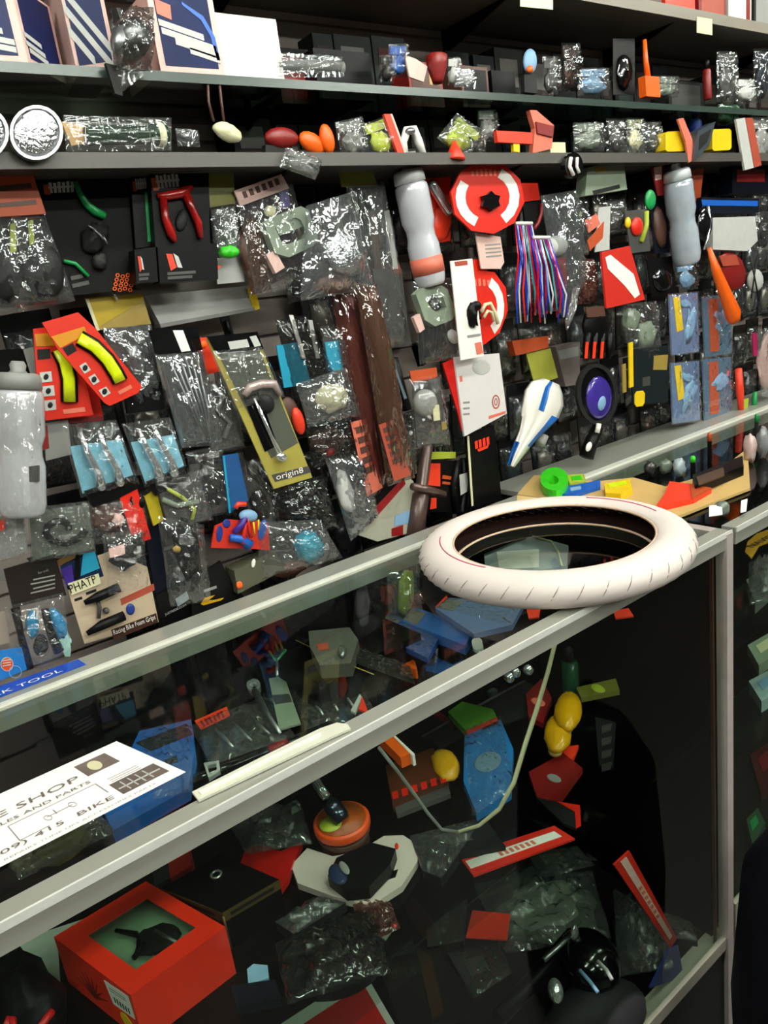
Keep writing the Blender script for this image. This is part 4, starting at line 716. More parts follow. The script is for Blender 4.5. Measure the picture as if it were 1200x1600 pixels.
up('orange_bar_pack', 'orange-red bar shaped pack above the lime card', 'packet', 1.34, [('bar', 'dorange', [('P', [(800, 533), (857, 525), (857, 543), (806, 556)], -.01, .02)]), ('peg', 'steel', [('P', [(826, 536), (832, 535), (832, 541), (826, 542)], -.11, .10)]), ('lime_card', mat('a3a33c', .5), [('P', [(822, 552), (860, 544), (872, 590), (836, 602)], .0, .003)])])
# saddle
def saddle():
    y = 1.24; pts = []
    rows = [((862, 596), 14, .0), ((856, 606), 27, .010), ((852, 622), 33, .016), ((846, 642), 31, .018), ((838, 660), 23, .017), ((828, 678), 16, .016), ((818, 694), 12, .015), ((808, 712), 9, .012), ((800, 728), 5, .004)]
    ax = Vector((.86, .50))        # width direction in pixels
    allrows = rows
    def surf(n, wf, dlift, lo=-1, hi=1, r0=0, r1=9):
        mb = MB(); vs = []; nu = 12; rows = allrows[r0:r1]
        for (c, w_, d) in rows:
            for i in range(nu + 1):
                s = lo + (hi - lo) * i / nu
                e = math.sqrt(max(0, 1 - s * s * .98)); groove = -.004 * math.exp(-(s / .16) ** 2)
                px = c[0] + ax[0] * w_ * s * wf; py = c[1] + ax[1] * w_ * s * wf * .75
                vs.append(W(px, py, y - dlift - d - .018 * e - groove * -1 * 0 + (-groove)))
        m = nu + 1; fs = []
        for j in range(len(rows) - 1):
            for i in range(nu): fs.append([j*m + i, (j+1)*m + i, (j+1)*m + i + 1, j*m + i + 1])
        o = len(vs); vs2 = [v + Vector((0, .008, 0)) for v in vs]
        mb.add(vs + vs2, fs + [[a + o for a in reversed(q_)] for q_ in fs] + [[i, i + 1, i + 1 + o, i + o] for i in range(nu)] + [[j*m, j*m + o, (j+1)*m + o, (j+1)*m] for j in range(len(rows) - 1)] + [[j*m + nu, (j+1)*m + nu, (j+1)*m + nu + o, j*m + nu + o] for j in range(len(rows) - 1)], True)
        return mb
    loc = W(830, 660, y); r = empty('saddle', 'white and blue bicycle saddle hanging nose down', 'saddle', loc)
    surf(0, 1, 0).obj('cover', mat('efe9e2', .3, 0, .03, 20, 0, 0, 1, None, .3), loc, r)
    surf(0, 1.01, .0012, .62, .99, 3, 7).obj('blue_side', mat('1d5fae', .35), loc, r)
    surf(0, 1.01, .0012, -.16, .14, 0, 4).obj('blue_stripe', mat('1d5fae', .35), loc, r)
    surf(0, 1.01, .0012, -.99, -.55, 6, 9).obj('blue_edge', mat('1d5fae', .35), loc, r)
    for dx in (-6, 8):
        MB().tube([W(812 + dx, 708, y - .004), W(826 + dx, 686, y + .02), W(846 + dx, 652, y + .02), W(858 + dx, 618, y)], .0035, 8).obj('rail', K['steel'], loc, r)
    MB().tube([W(838, 690, y + .005), W(846, 692, y - .004), W(850, 680, y - .004)], .012, 8).obj('clamp', K['grey'], loc, r)
saddle()
up('horn_pack', 'black oval blister with a purple egg-shaped horn inside', 'packet', 1.245, [('backing', 'blackg', [('P', oval(934, 616, 32, 48, -4, 28), 0, .006)]), ('rim', 'char', [('R', oval(934, 616, 32, 48, -4, 28), oval(934, 616, 26, 42, -4, 28), .006, .008)]), ('horn', mat('3a2a86', .15, 0, .3, 40, 0, 0, 1, None, .6), [('E', (936, 622), 20, 34, 0, .006, .012)]), ('white_figure', 'lblue', [('E', (940, 630), 6, 12, 10, .016, .006)])])
up('horn_neck', 'black tube with a white tip hanging under the purple horn', 'tube', 1.24, [('tube', 'black', [('T', [(934, 668), (924, 690), (916, 714)], [9, 11, 12], 0)]), ('white_tip', 'white', [('T', [(936, 662), (933, 676)], 4, .014), ('E', (920, 698), 4, 8, 20, .018, .004)])])
up('box', 'dull pinkish brown box behind saddle and horn', 'box', 1.36, [('carton', mat('6d615d', .6), [('P', [(868, 542), (906, 534), (906, 600), (884, 604)], -.03, .04)]), ('panel', 'grey', [('P', [(872, 548), (904, 541), (904, 556), (876, 562)], .0102, .0008)])])
up('glove_pair', 'black padded glove with orange finger strips', 'glove', 1.25, [('palm', 'black', [('E', (932, 506), 20, 32, 0, 0, .016, .2)])] + [('finger', 'black', [('T', [(918 + 11 * i, 520), (916 + 12 * i, 544), (914 + 12 * i, 560)], [6, 6, 4], .004)]) for i in range(4)] + [('finger_strip', 'redo', [('P', [(916 + 12 * i, 534), (920 + 12 * i, 534), (918 + 12 * i, 560), (914 + 12 * i, 560)], .012, .002)]) for i in range(3)] + [('cuff', 'brown', [('P', [(916, 480), (944, 478), (946, 494), (918, 496)], .012, .004)])])
up('clear_pack', 'grey-green crumpled clear pack above the black and yellow card', 'packet', 1.27, [('contents', 'greenish', [('E', (1010, 524), 14, 22, 0, 0, .012, .4), ('E', (986, 500), 12, 18, 0, 0, .012, .4)]), ('bag', 'film', [('B', [(970, 476), (1026, 470), (1034, 560), (984, 566)], .006, .02, .008)])])
up('light_card', 'black card with yellow strips, tan label and yellow dot', 'packet', 1.255, [('card', mat('151c1e', .4), [('P', [(984, 546), (1044, 540), (1044, 628), (990, 634)], 0, .005)]), ('yellow_strip', 'yellow', [('P', [(983, 536), (989, 534), (990, 604), (984, 606)], .005, .004)]), ('yellow_strip', 'gold', [('P', [(973, 570), (978, 568), (979, 612), (974, 614)], .0, .004)]), ('tan_label', 'gold', [('P', [(1022, 556), (1044, 554), (1042, 578), (1021, 578)], .0052, .0008)]), ('yellow_dot', 'yellow', [('P', rr([(992, 612), (1008, 610), (1007, 634), (992, 636)], .2), .0052, .002)]), ('grey_mark', 'dgrey', [('P', [(1004, 590), (1016, 588), (1016, 602), (1004, 604)], .0052, .0006)])])
for i, (x, y_) in enumerate([(1070, 505), (1072, 612), (1122, 508), (1122, 606)]):
    m_ = ['6d7fa8', '5f78a0', '4a6a84', '4c6c8a'][i]
    up('picture_pack', ['blue picture pack with yellow strip, upper left of four below the orange sleeve', 'blue picture pack with yellow strip, lower left of four over the pale ledge', 'teal picture pack with orange strip, upper right of four below the orange sleeve', 'teal picture pack with orange strip, lower right of four over the pale ledge'][i], 'packet', 1.262, [
        ('card', mat(m_, .45, 0, .35, 30), [('P', [(x - 24, y_ - 44), (x + 20, y_ - 48), (x + 22, y_ + 44), (x - 20, y_ + 50)], 0, .005)]),
        ('strip', 'yellow' if i < 2 else 'dorange', [('P', [(x - 18, y_ - 40), (x - 8, y_ - 42), (x - 2, y_ + 10), (x - 12, y_ + 14)] if i < 2 else [(x - 14, y_ - 40), (x + 0, y_ - 42), (x + 2, y_ + 40), (x - 12, y_ + 42)], .0052, .001)]),
        ('pale_patch', 'lblue', [('E', (x + 8 - 3 * (i % 2), y_ + 6 - 14 * (i // 2)), 7 + i, 26 - 4 * i, 10 + 9 * i, .006, .003, .9), ('E', (x + 2, y_ - 30 + 8 * i), 9, 6, 20, .006, .003, .9)]), ('wrap', 'film', [('B', [(x - 26, y_ - 46), (x + 22, y_ - 50), (x + 24, y_ + 46), (x - 22, y_ + 52)], .006, .014, .006)])])
up('reflector_strip', 'upright orange-red strip at the right, above the pale ledge', 'reflector', 1.24, [('strip', 'redo', [('T', [(1154, 576), (1156, 612), (1158, 644)], [5, 6, 4], .002)]), ('tag', 'lime', [('P', [(1162, 624), (1170, 622), (1168, 640), (1161, 642)], 0, .003)])])
up('marker', 'green clip hanging beside the orange-red strip', 'clip', 1.24, [('clip', 'green', [('T', [(1180, 612), (1179, 626), (1178, 640)], [3, 4, 3], .002)])])
up('plush_bag', 'pink and white crinkled bag at the right picture edge', 'packet', 1.235, [('contents', 'pink', [('E', (1200, 566), 16, 44, 0, .002, .016, .3)]), ('magenta_strip', mat('a01850', .4), [('P', [(1176, 520), (1184, 520), (1184, 556), (1178, 556)], 0, .004)]), ('bag', 'filmsilver', [('B', [(1182, 516), (1226, 512), (1226, 616), (1190, 620)], .006, .024, .006)])])
# lower left row
up('coil_bag', 'clear bag with dark coiled lock and glints, under the left water bottle', 'packet', 1.262, [('coil', 'black', [('T', [(96 + (38 - 3 * k) * math.cos(k * .7), 828 + (24 - 1.5 * k) * math.sin(k * .7)) for k in range(10)], 6, .004)]), ('backing_card', 'greenish', [('P', [(46, 800), (138, 788), (148, 858), (52, 876)], -.004, .003)]), ('bag', 'filmgrey', [('B', [(42, 794), (142, 782), (150, 862), (48, 880)], .004, .026, .009)])])
up('tag_bag', 'pale clear bag with an orange sticker at the left edge below the bottle', 'packet', 1.255, [('backing_card', 'grey', [('P', [(-20, 812), (36, 800), (44, 862), (-20, 878)], -.002, .003)]), ('orange_sticker', 'redo', [('P', [(-6, 816), (7, 812), (8, 826), (-4, 832)], .002, .002)]), ('bag', 'film', [('B', [(-20, 800), (40, 792), (46, 866), (-20, 884)], .004, .022, .008)])])
up('dark_box', 'black box with a dull gold strip along its foot', 'box', 1.29, [('carton', 'black', [('P', [(50, 880), (136, 848), (142, 856), (64, 896)], -.02, .04)]), ('gold_strip', mat('7a5c2a', .45), [('P', [(64, 888), (142, 850), (144, 858), (66, 898)], .0202, .001)])])
up('bike_lock_pack', 'black and brown glinting clear pack, centre of the lower left wall', 'packet', 1.275, [('contents', 'brown', [('E', (172, 806), 30, 26, -10, .0, .012, .5)]), ('contents', 'pink', [('E', (184, 812), 9, 10, 20, .01, .008, .5)]), ('bag', 'film', [('B', [(130, 784), (222, 772), (234, 838), (142, 852)], .004, .026, .01)])])
up('red_tool_card', 'red card with a black hook under the right teal bag', 'packet', 1.26, [('card', 'red', [('P', [(186, 772), (214, 762), (232, 828), (206, 836)], 0, .004)]), ('hook', 'black', [('T', [(206, 776), (204, 782), (208, 788)], 1.6, .008)]), ('black_hole', 'black', [('E', (222, 786), 5, 8, 0, .004, .003)])])
up('yellow_card', 'olive yellow card edge right of the red hook card', 'card', 1.27, [('yellow_card', mat('b8a31c', .45), [('P', [(226, 776), (244, 764), (256, 812), (240, 822)], 0, .004)])])
pbag('greenish clear bag of small cables right of the yellow card', 1.255, [(240, 748), (312, 734), (334, 812), (262, 828)], None, [('cable', 'lime', [('T', [(262, 764), (286, 778), (304, 796), (300, 812)], 3, .004)]), ('cable', 'greenish', [('T', [(254, 780), (276, 790), (310, 784)], 4, .006)])], 'film', .024, .009)
pbag('dark clear bag of brackets left of the blue strap', 1.275, [(290, 706), (348, 696), (366, 800), (310, 812)], None, [('bracket', 'char', [('E', (328, 756), 18, 34, -8, .002, .012, .5)])], 'film', .02, .009)
up('blue_strap', 'plain blue strip card hanging above the red flame toy card', 'card', 1.262, [('card', mat('134a80', .45), [('P', [(348, 712), (372, 708), (388, 782), (358, 802)], 0, .004)]), ('edge', 'teal', [('P', [(348, 712), (351, 712), (361, 801), (358, 802)], .0042, .0006)])])
pbag('black glinting bag of clips right of the blue strip card', 1.285, [(372, 704), (430, 770), (440, 836), (392, 830)], None, [('clip', 'black', [('E', (406, 790), 14, 26, -10, .002, .012, .5)])], 'film', .018, .009)
up('toy_pack', 'red flame-edged card with tangled blue and red toy straps', 'toy', 1.25, [
    ('card', mat('c62c1a', .4), [('P', [(336, 822), (360, 812), (418, 816), (422, 860), (400, 858), (330, 856)], 0, .004)]), ('card/blue_flame', 'dblue', [('E', (343, 834), 5, 13, 4, .005, .0012)]), ('card/blue_flame', 'blue', [('E', (410, 828), 6, 16, 12, .005, .0012)]), ('card/blue_flame', 'dblue', [('E', (354, 818), 6, 7, 0, .005, .0012)]),
    ('strap', 'blue', [('T', [(360, 840), (376, 842), (390, 852)], [6, 6, 9], .014)]), ('strap', 'purple', [('T', [(366, 832), (378, 820), (384, 806)], [5, 6, 6], .012)]), ('strap', 'red', [('T', [(380, 850), (382, 830), (386, 812), (392, 840)], 3, .018)]), ('strap', 'yellow', [('T', [(396, 816), (398, 834)], 1.4, .02), ('T', [(404, 812), (404, 828)], 1.4, .02)]), ('strap', 'lblue', [('E', (388, 806), 14, 10, 0, .010, .01)]), ('strap', 'redo', [('T', [(368, 794), (372, 788), (384, 788)], 4, .012)])])
up('balloon_bag', 'domed clear bag with a teal crumpled pouch, resting behind the rail', 'packet', 1.25, [('pouch', mat('1fa3bf', .2, .2, .25, 60, .6, 0, 1, None, .5), [('E', (484, 854), 22, 24, -10, .004, .018, .5)]), ('dark_base', 'brown', [('E', (456, 888), 28, 12, -20, .0, .01, .3)]), ('bag', 'filmgrey', [('B', [(404, 816), (500, 812), (536, 872), (404, 906)], .004, .034, .009)])])
up('plain_box', 'dark olive box lid with small orange dot, resting behind the back rail', 'box', 1.25, [('carton', mat('4a4838', .5), [('P', [(366, 892), (430, 862), (446, 890), (372, 928)], -.03, .04)]), ('orange_dot', 'orange', [('E', (374, 914), 5, 6, 0, .012, .003)]), ('glint_tag', 'white', [('E', (396, 880), 3, 7, 10, .012, .003)])])
up('black_card', 'black card with yellow swoosh just above the back rail', 'packet', 1.262, [('card', mat('0c0b0c', .5), [('P', [(300, 908), (344, 876), (362, 910), (380, 930), (380, 960), (300, 980)], 0, .004)]), ('yellow_swoosh', mat('cf9c12', .4), [('P', [(314, 944), (320, 934), (336, 930), (326, 938), (332, 938), (350, 934), (346, 938), (318, 946)], .0042, .0008)]), ('wording', 'grey', [('P', [(318, 922), (338, 915), (339, 919), (319, 926)], .0042, .0006)])])
up('spring_bag', 'dark clear bag of black springs above the black card with pale web wording', 'packet', 1.25, [('contents', 'black', [('E', (290, 856), 18, 44, -8, .0, .014, .5)]), ('contents', 'gold', [('E', (276, 858), 6, 5, 0, .012, .004, .4)]), ('bag', 'film', [('B', [(246, 806), (318, 820), (330, 940), (266, 948)], .004, .026, .008)])])
up('dotcom_card', 'black card with small pale web wording and grey patch, above the back rail', 'packet', 1.272, [('card', 'black', [('P', [(244, 930), (304, 900), (312, 960), (250, 986)], 0, .004)]), ('grey_patch', mat('8e9aa0', .5), [('P', [(274, 936), (292, 924), (296, 936), (278, 948)], .0042, .0006)]), ('wording', 'lgrey', [('X', 'JUSTRIDE.COM', (258, 962), (291, 946), 3.5, .0042)])])
up('navy_strip', 'tall navy blue strip pack with red top between grips card and spring bag', 'packet', 1.285, [('card', 'navy', [('P', [(226, 828), (248, 816), (274, 950), (250, 960), (238, 900)], 0, .006)]), ('red_top', 'red', [('P', [(222, 830), (232, 826), (236, 842), (224, 846)], .0062, .001)])])
up('pedal_bag', 'clear glinting bag of dark pedals above the foam grips card', 'packet', 1.25, [('contents', 'char', [('E', (196, 868), 24, 18, -20, .0, .012, .5)]), ('white_tag', 'pink', [('P', [(170, 858), (194, 850), (196, 866), (172, 872)], .012, .002)]), ('bag', 'film', [('B', [(160, 836), (224, 824), (232, 916), (170, 930)], .004, .026, .008)])])
up('foam_grip_card', 'beige card with two black foam grips and bold black capitals', 'packet', 1.27, [
    ('card', mat('c0aa90', .5, 0, .04), [('P', [(96, 890), (172, 862), (230, 886), (248, 972), (132, 1006)], 0, .004)]),
    ('card/picture', mat('16233f', .4, 0, .6, 22), [('P', [(94, 884), (150, 862), (162, 900), (106, 922)], .0042, .0008)]), ('card/picture', 'teal', [('P', [(130, 866), (148, 862), (156, 888), (126, 900)], .0054, .0006)]), ('card/picture', 'purple', [('P', [(95, 890), (112, 882), (116, 908), (104, 916)], .0054, .0006)]), ('card/dark_shape', 'black', [('P', [(118, 868), (124, 866), (126, 902), (116, 906)], .0064, .0006)]),
    ('card/lettering_plate', 'cream', [('P', [(106, 912), (154, 896), (158, 912), (112, 930)], .007, .0006)]), ('card/lettering', 'black', [('X', 'PHATP', (111, 927), (152, 910), 14, .0078)]), ('card/small_wording', 'char', [('P', [(116, 936), (128, 932), (129, 936), (117, 940)], .0042, .0006), ('P', [(134, 926), (150, 920), (151, 924), (135, 930)], .0042, .0006)]),
    ('grip', 'black', [('T', [(132, 942), (154, 932), (186, 918)], [4, 8, 8], .014)]), ('grip', 'black', [('T', [(136, 990), (160, 976), (194, 962)], [4, 8, 8], .014)]), ('bracket', 'dgrey', [('T', [(152, 936), (156, 950), (154, 966)], 3, .010), ('E', (166, 954), 5, 5, 0, .008, .006)]),
    ('card/brown_band', 'brick', [('P', [(188, 936), (240, 912), (242, 922), (190, 946)], .0042, .0006)]), ('blue_badge', 'dblue', [('E', (204, 952), 7, 9, 0, .006, .003)]), ('lettering', 'white', [('X', 'Racing Bike Foam Grips', (178, 992), (243, 967), 8, .006)]), ('lettering/dark_strip', mat('3a241e', .5), [('P', [(174, 984), (244, 958), (247, 972), (178, 1000)], .0043, .0006)])])
up('handlebar_bag', 'clear bag with teal pouch and black bars, black header with pale list', 'packet', 1.262, [
    ('header_card', mat('201a18', .5), [('P', [(6, 890), (86, 866), (104, 930), (20, 950)], .0, .004)]), ('header_card/wording', 'grey', [('X', 'Bar ends', (60, 897), (76, 892), 4, .0048)] + [('P', [(52 - 4 * (i % 2), 905 + 7 * i), (86, 898 + 6.4 * i), (86, 900 + 6.4 * i), (52 - 4 * (i % 2), 907 + 7 * i)], .0042, .0005) for i in range(4)]),
    ('pouch', mat('1f7fb0', .25, .1, .25, 50, .4, 0, 1, None, .4), [('E', (90, 976), 14, 26, -20, .004, .010, .3)]), ('pouch', mat('2a88b4', .25, .1, .25, 50, .4, 0, 1, None, .4), [('E', (50, 976), 10, 22, 0, .002, .008, .3)]), ('pouch', mat('a9d6d0', .3), [('P', [(92, 1000), (104, 984), (112, 1000), (110, 1026), (102, 1026)], .004, .004)]),
    ('bar', 'black', [('T', [(24, 950), (32, 990), (46, 1044)], [7, 5, 7], .016)]), ('bar', 'black', [('T', [(70, 952), (76, 980), (92, 1018)], [6, 6, 8], .016)]), ('bar', 'char', [('E', (64, 1008), 12, 16, 10, .01, .010, .3)]),
    ('bag', 'film', [('B', [(8, 948), (98, 926), (114, 1026), (22, 1056)], .008, .034, .010)])])
up('blue_card', 'bright blue card with an orange disc and blue ring, behind the back rail', 'packet', 1.24, [('card', mat('1a70b8', .4), [('P', [(-20, 1020), (34, 1012), (42, 1046), (-20, 1072)], 0, .004)]), ('orange_disc', mat('cf4820', .4), [('P', oval(11, 1038, 9, 10), .0042, .0008)]), ('orange_disc/pale_rim', 'lgrey', [('R', oval(11, 1038, 10, 11), oval(11, 1038, 9, 10), .0042, .001)]), ('ring', 'lblue', [('R', oval(24, 1050, 10, 10), oval(24, 1050, 9, 9), .0042, .001)]), ('wording', 'lgrey', [('P', [(4, 1032 + 4 * i), (17, 1030 + 4 * i), (17, 1031.4 + 4 * i), (4, 1033.4 + 4 * i)], .0052, .0005) for i in range(3)])])
up('pale_card', 'pale card stub at the left edge beneath the black listing header', 'card', 1.30, [('pale_card', 'grey', [('P', [(-20, 896), (14, 890), (16, 906), (-20, 912)], 0, .003)])])
up('pale_card', 'cream card corner at the left edge behind the blue card', 'card', 1.29, [('pale_card', mat('a8988c', .5), [('P', [(-20, 960), (8, 955), (16, 1004), (-20, 1012)], 0, .003)])])
# black display hooks showing between the packs
for i, (x, y_, lb) in enumerate([(352, 500, 'black double display hook above the gold skewer card'), (652, 545, 'black double display hook over the orange headed bell pack'), (395, 262, 'black display hook above the pinkish header pack'), (610, 264, 'black display hook left of the white and clear bottle')]):
    up('display_hook', lb, 'hook', 1.36, [('plate', 'black', [('P', [(x - 8, y_ - 4), (x + 6, y_ - 6), (x + 14, y_ + 24), (x + 2, y_ + 28)], 0, .004)]), ('prong', 'black', [('T', [(x + 2, y_), (x + 8, y_ + 26)], 3.4, .012)])])
# dark packs crowding behind the front row
def filler():
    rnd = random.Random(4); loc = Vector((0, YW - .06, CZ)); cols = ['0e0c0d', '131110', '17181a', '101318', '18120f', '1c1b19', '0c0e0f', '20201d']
    protos = []
    for i, c_ in enumerate(cols):
        r = empty('blister_pack', 'dark blister pack hanging behind the front row of goods', 'packet', loc, 'dark packs behind the front row')
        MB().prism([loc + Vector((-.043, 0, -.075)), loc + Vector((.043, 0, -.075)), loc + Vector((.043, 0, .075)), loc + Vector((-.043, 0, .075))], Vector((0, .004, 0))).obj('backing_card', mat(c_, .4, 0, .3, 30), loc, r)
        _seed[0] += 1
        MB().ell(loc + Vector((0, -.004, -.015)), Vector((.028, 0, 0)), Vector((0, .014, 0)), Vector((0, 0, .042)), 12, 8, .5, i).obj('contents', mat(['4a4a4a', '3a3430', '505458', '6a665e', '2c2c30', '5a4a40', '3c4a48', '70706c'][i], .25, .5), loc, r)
        f = MB().sheet([loc + Vector((-.04, -.001, .045)), loc + Vector((.04, -.001, .045)), loc + Vector((.04, -.001, -.07)), loc + Vector((-.04, -.001, -.07))], Vector((0, -1, 0)), .024, .006, i + 40, 12, 14, 5, False).obj('blister', K['film'], loc, r)
        protos.append(r)
    used = set(); n = 0
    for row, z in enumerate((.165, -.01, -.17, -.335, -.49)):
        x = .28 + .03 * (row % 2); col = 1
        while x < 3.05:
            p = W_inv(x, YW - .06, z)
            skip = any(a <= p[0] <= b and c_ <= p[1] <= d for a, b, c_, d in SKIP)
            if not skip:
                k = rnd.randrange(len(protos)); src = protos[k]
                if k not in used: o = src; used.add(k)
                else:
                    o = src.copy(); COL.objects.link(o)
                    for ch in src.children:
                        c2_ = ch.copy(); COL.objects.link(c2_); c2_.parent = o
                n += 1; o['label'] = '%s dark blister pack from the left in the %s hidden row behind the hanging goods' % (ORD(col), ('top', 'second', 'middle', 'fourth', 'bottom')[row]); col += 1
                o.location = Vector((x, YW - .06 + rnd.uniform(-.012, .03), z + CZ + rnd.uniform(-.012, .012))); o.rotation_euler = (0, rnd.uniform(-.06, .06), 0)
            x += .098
def W_inv(x, y, z):
    v = AX * x + AY * y + AZ * z
    return (600 + FPX * v[0] / v[2], 800 + FPX * v[1] / v[2])
SKIP = [(230, 500, 455, 530), (600, 690, 545, 585), (860, 915, 540, 600), (330, 400, 850, 905), (100, 140, 940, 990)]
filler()

# ---------------------------------------------------------------- on the counter glass
# white tyre
def tyre():
    R0, r0, ra = .207, .029, .038
    c = (Hh(863, 852, -.471)); c[2] = CZ - .5
    r = empty('tyre', 'white bicycle tyre with thin pink line lying on the counter glass', 'tyre', c)
    # outer skin section: open towards the rim
    sec = [(a, 1.0) for a in [math.radians(x) for x in range(-138, 139, 12)]]
    nu = 96; vs = []; m = len(sec)
    for i in range(nu):
        g = 2 * math.pi * i / nu
        for k, (a, _) in enumerate(sec):
            rr_ = R0 + ra * math.cos(a); zz = r0 * 1.0 * math.sin(a)
            if abs(a) < .75: rr_ += .0012 * (1 if (i % 2) ^ (k % 2) else -1)
            vs.append(c + Vector((rr_ * math.cos(g), rr_ * math.sin(g), zz + r0 + .0012)))
    fs = []
    for i in range(nu):
        j = (i + 1) % nu
        for k in range(m - 1): fs.append([i*m + k, j*m + k, j*m + k + 1, i*m + k + 1])
    o = MB().add(vs, fs, True).obj('tread', mat('e6d8d2', .55, 0, .05, 14, .25), c, r)
    sol = o.modifiers.new('s', 'SOLIDIFY'); sol.thickness = .0022; sol.offset = -1
    ins = []; sec2 = [math.radians(x) for x in range(-132, 133, 12)]; m2 = len(sec2)
    for i in range(nu):
        g = 2 * math.pi * i / nu
        for a in sec2:
            rr_ = R0 + (ra - .0032) * math.cos(a); zz = (r0 - .0032) * math.sin(a)
            ins.append(c + Vector((rr_ * math.cos(g), rr_ * math.sin(g), zz + r0 + .0012)))
    fs = [[i*m2 + k, i*m2 + k + 1, ((i + 1) % nu)*m2 + k + 1, ((i + 1) % nu)*m2 + k] for i in range(nu) for k in range(m2 - 1)]
    MB().add(ins, fs, True).obj('inner_lining', mat('33211d', .6, 0, .2), c, r)
    for zz in (.0105, 2 * r0 - .0085):
        MB().tube([c + Vector(((R0 - .0275) * math.cos(g), (R0 - .0275) * math.sin(g), zz)) for g in [2 * math.pi * i / 72 for i in range(72)]], .0022, 8, True, 1, Vector((0, 0, 1))).obj('bead', mat('d9b89c', .5), c, r)
    for g0, g1 in ((-.5, .35), (2.3, 3.3)):
        MB().tube([c + Vector(((R0 - .004) * math.cos(g), (R0 - .004) * math.sin(g), 2 * r0 + .0014)) for g in [g0 + (g1 - g0) * i / 20 for i in range(21)]], .0011, 6, False, 1, Vector((0, 0, 1))).obj('pink_line', mat('cf5f72', .5), c, r)
    # moulded tread cuts
    for g in [x * .16 for x in range(40)]:
        p = [c + Vector(((R0 + (ra + .0006) * math.cos(a)) * math.cos(g + a * .08), (R0 + (ra + .0006) * math.cos(a)) * math.sin(g + a * .08), r0 + .0012 + (r0 + .0006) * math.sin(a))) for a in (-.1, .15, .4, .65)]
        MB().tube(p, [.0003, .0007, .0007, .0003], 5).obj('tread_cut', mat('8a7d78', .7), c, r)
tyre()
# flyer
fz = -.4985; fq = [(-110, 1290), (182, 1158), (290, 1206), (-60, 1385)]
FM = lambda u, v: qf(fq)(u, v)
def fl(u0, v0, u1, v1, d=.0006, t=.0003): return ('P', sub(fq, u0, v0, u1, v1), d, t)
lie('flyer', 'white printed bike shop flyer lying on the counter glass', 'flyer', fz, [
    ('sheet', 'paper', [('P', fq, 0, .0006)]),
    ('lettering', mat('6a5c58', .6), [('X', 'BIKE SHOP', FM(.08, .34), FM(.70, .34), 17, .0008), ('X', 'SALES AND PARTS', FM(.20, .46), FM(.72, .46), 9, .0008), ('X', '(909) 415  BIKE', FM(.12, .86), FM(.72, .86), 12, .0008)]),
    ('small_print', mat('a89c98', .6), [('X', 'REPAIRS TUNE UPS ACCESSORIES PARTS', FM(.2, .96), FM(.88, .96), 5, .0008)] + [fl(.02, .52 + .05 * i, .2, .535 + .05 * i) for i in range(5)] + [fl(.78, .52 + .035 * i, .92, .53 + .035 * i) for i in range(3)]),
    ('frame_line', mat('8a7c78', .6), [fl(.30, .50, .305, .78), fl(.30, .50, .73, .508), fl(.725, .50, .73, .72), fl(.30, .775, .44, .783)]),
    ('bicycle_drawing', mat('8a7c78', .6), [('R', oval(*FM(.46, .66), 7, 4), oval(*FM(.46, .66), 6, 3), .0006, .0003), ('R', oval(*FM(.58, .64), 7, 4), oval(*FM(.58, .64), 6, 3), .0006, .0003), fl(.46, .64, .58, .648), fl(.5, .58, .505, .66)]),
    ('photo', mat('6b5c56', .6, 0, .5, 60), [fl(.74, .10, .90, .34)]), ('photo/pale_shape', 'cream', [('P', oval(*FM(.81, .22), 12, 7), .001, .0003)]),
    ('photo', mat('5f524c', .6, 0, .5, 60), [fl(.76, .62, .97, .86)]), ('photo/pale_bars', 'lgrey', [fl(.80 + .035 * i, .65, .806 + .035 * i, .83, .001) for i in range(4)] + [fl(.77, .74, .96, .76, .001)])])
# blue sticker on the back rail
sq = [(-60, 1092), (122, 1030), (134, 1038), (-60, 1112)]
def rail_pt(px, py): return Hh(px, py, -.4996)
lie('rail_sticker', 'blue strip sticker with white capital letters on the back rail', 'sticker', -.4995, [('strip', mat('1c46ae', .4), [('P', sq, 0, .0008)]), ('lettering', 'white', [('X', 'PARK TOOL', (-44, 1103), (98, 1049), 13, .001)])])
# display things on the far part of the counter
lie('cardboard_tray', 'tan cardboard tray of goods on the far counter beyond the tyre', 'tray', -.4985, [
    ('bottom', mat('c9a566', .6, 0, .12, 14), [('P', [(808, 772), (835, 742), (930, 752), (990, 746), (1040, 760), (1120, 738), (1168, 700), (1172, 762), (1100, 790), (1060, 806)], 0, .006)]),
    ('side', mat('d9b97a', .6, 0, .12, 14), [('P', [(808, 774), (940, 790), (940, 797), (808, 782)], .0, .02)])])
lie('tape_roll', 'bright green roll of tape in the cardboard tray', 'tape', -.492, [('roll', 'lgreen', [('R', oval(866, 748, 22, 18, 0), oval(864, 750, 9, 7, 0), 0, .022)])])
lie('packet', 'lime green packet beside the green tape roll', 'packet', -.492, [('body', 'lime', [('P', [(886, 742), (912, 740), (916, 752), (890, 756)], 0, .01)]), ('label', 'lgreen', [('P', [(892, 744), (908, 743), (910, 749), (894, 750)], .0102, .001)])])
lie('packet', 'flat blue packet in front of the lime one in the tray', 'packet', -.492, [('body', 'blue', [('P', [(872, 762), (938, 750), (938, 760), (900, 772), (874, 772)], 0, .008)]), ('label', 'lblue', [('P', [(890, 762), (908, 759), (908, 764), (892, 767)], .0082, .001)])])
lie('packet', 'bright yellow packet in the middle of the tray', 'packet', -.492, [('body', 'yellow', [('P', [(944, 756), (984, 748), (988, 762), (970, 772), (946, 770)], 0, .016)]), ('flap', 'neon', [('P', [(950, 756), (978, 751), (980, 756), (952, 762)], .0162, .001)])])
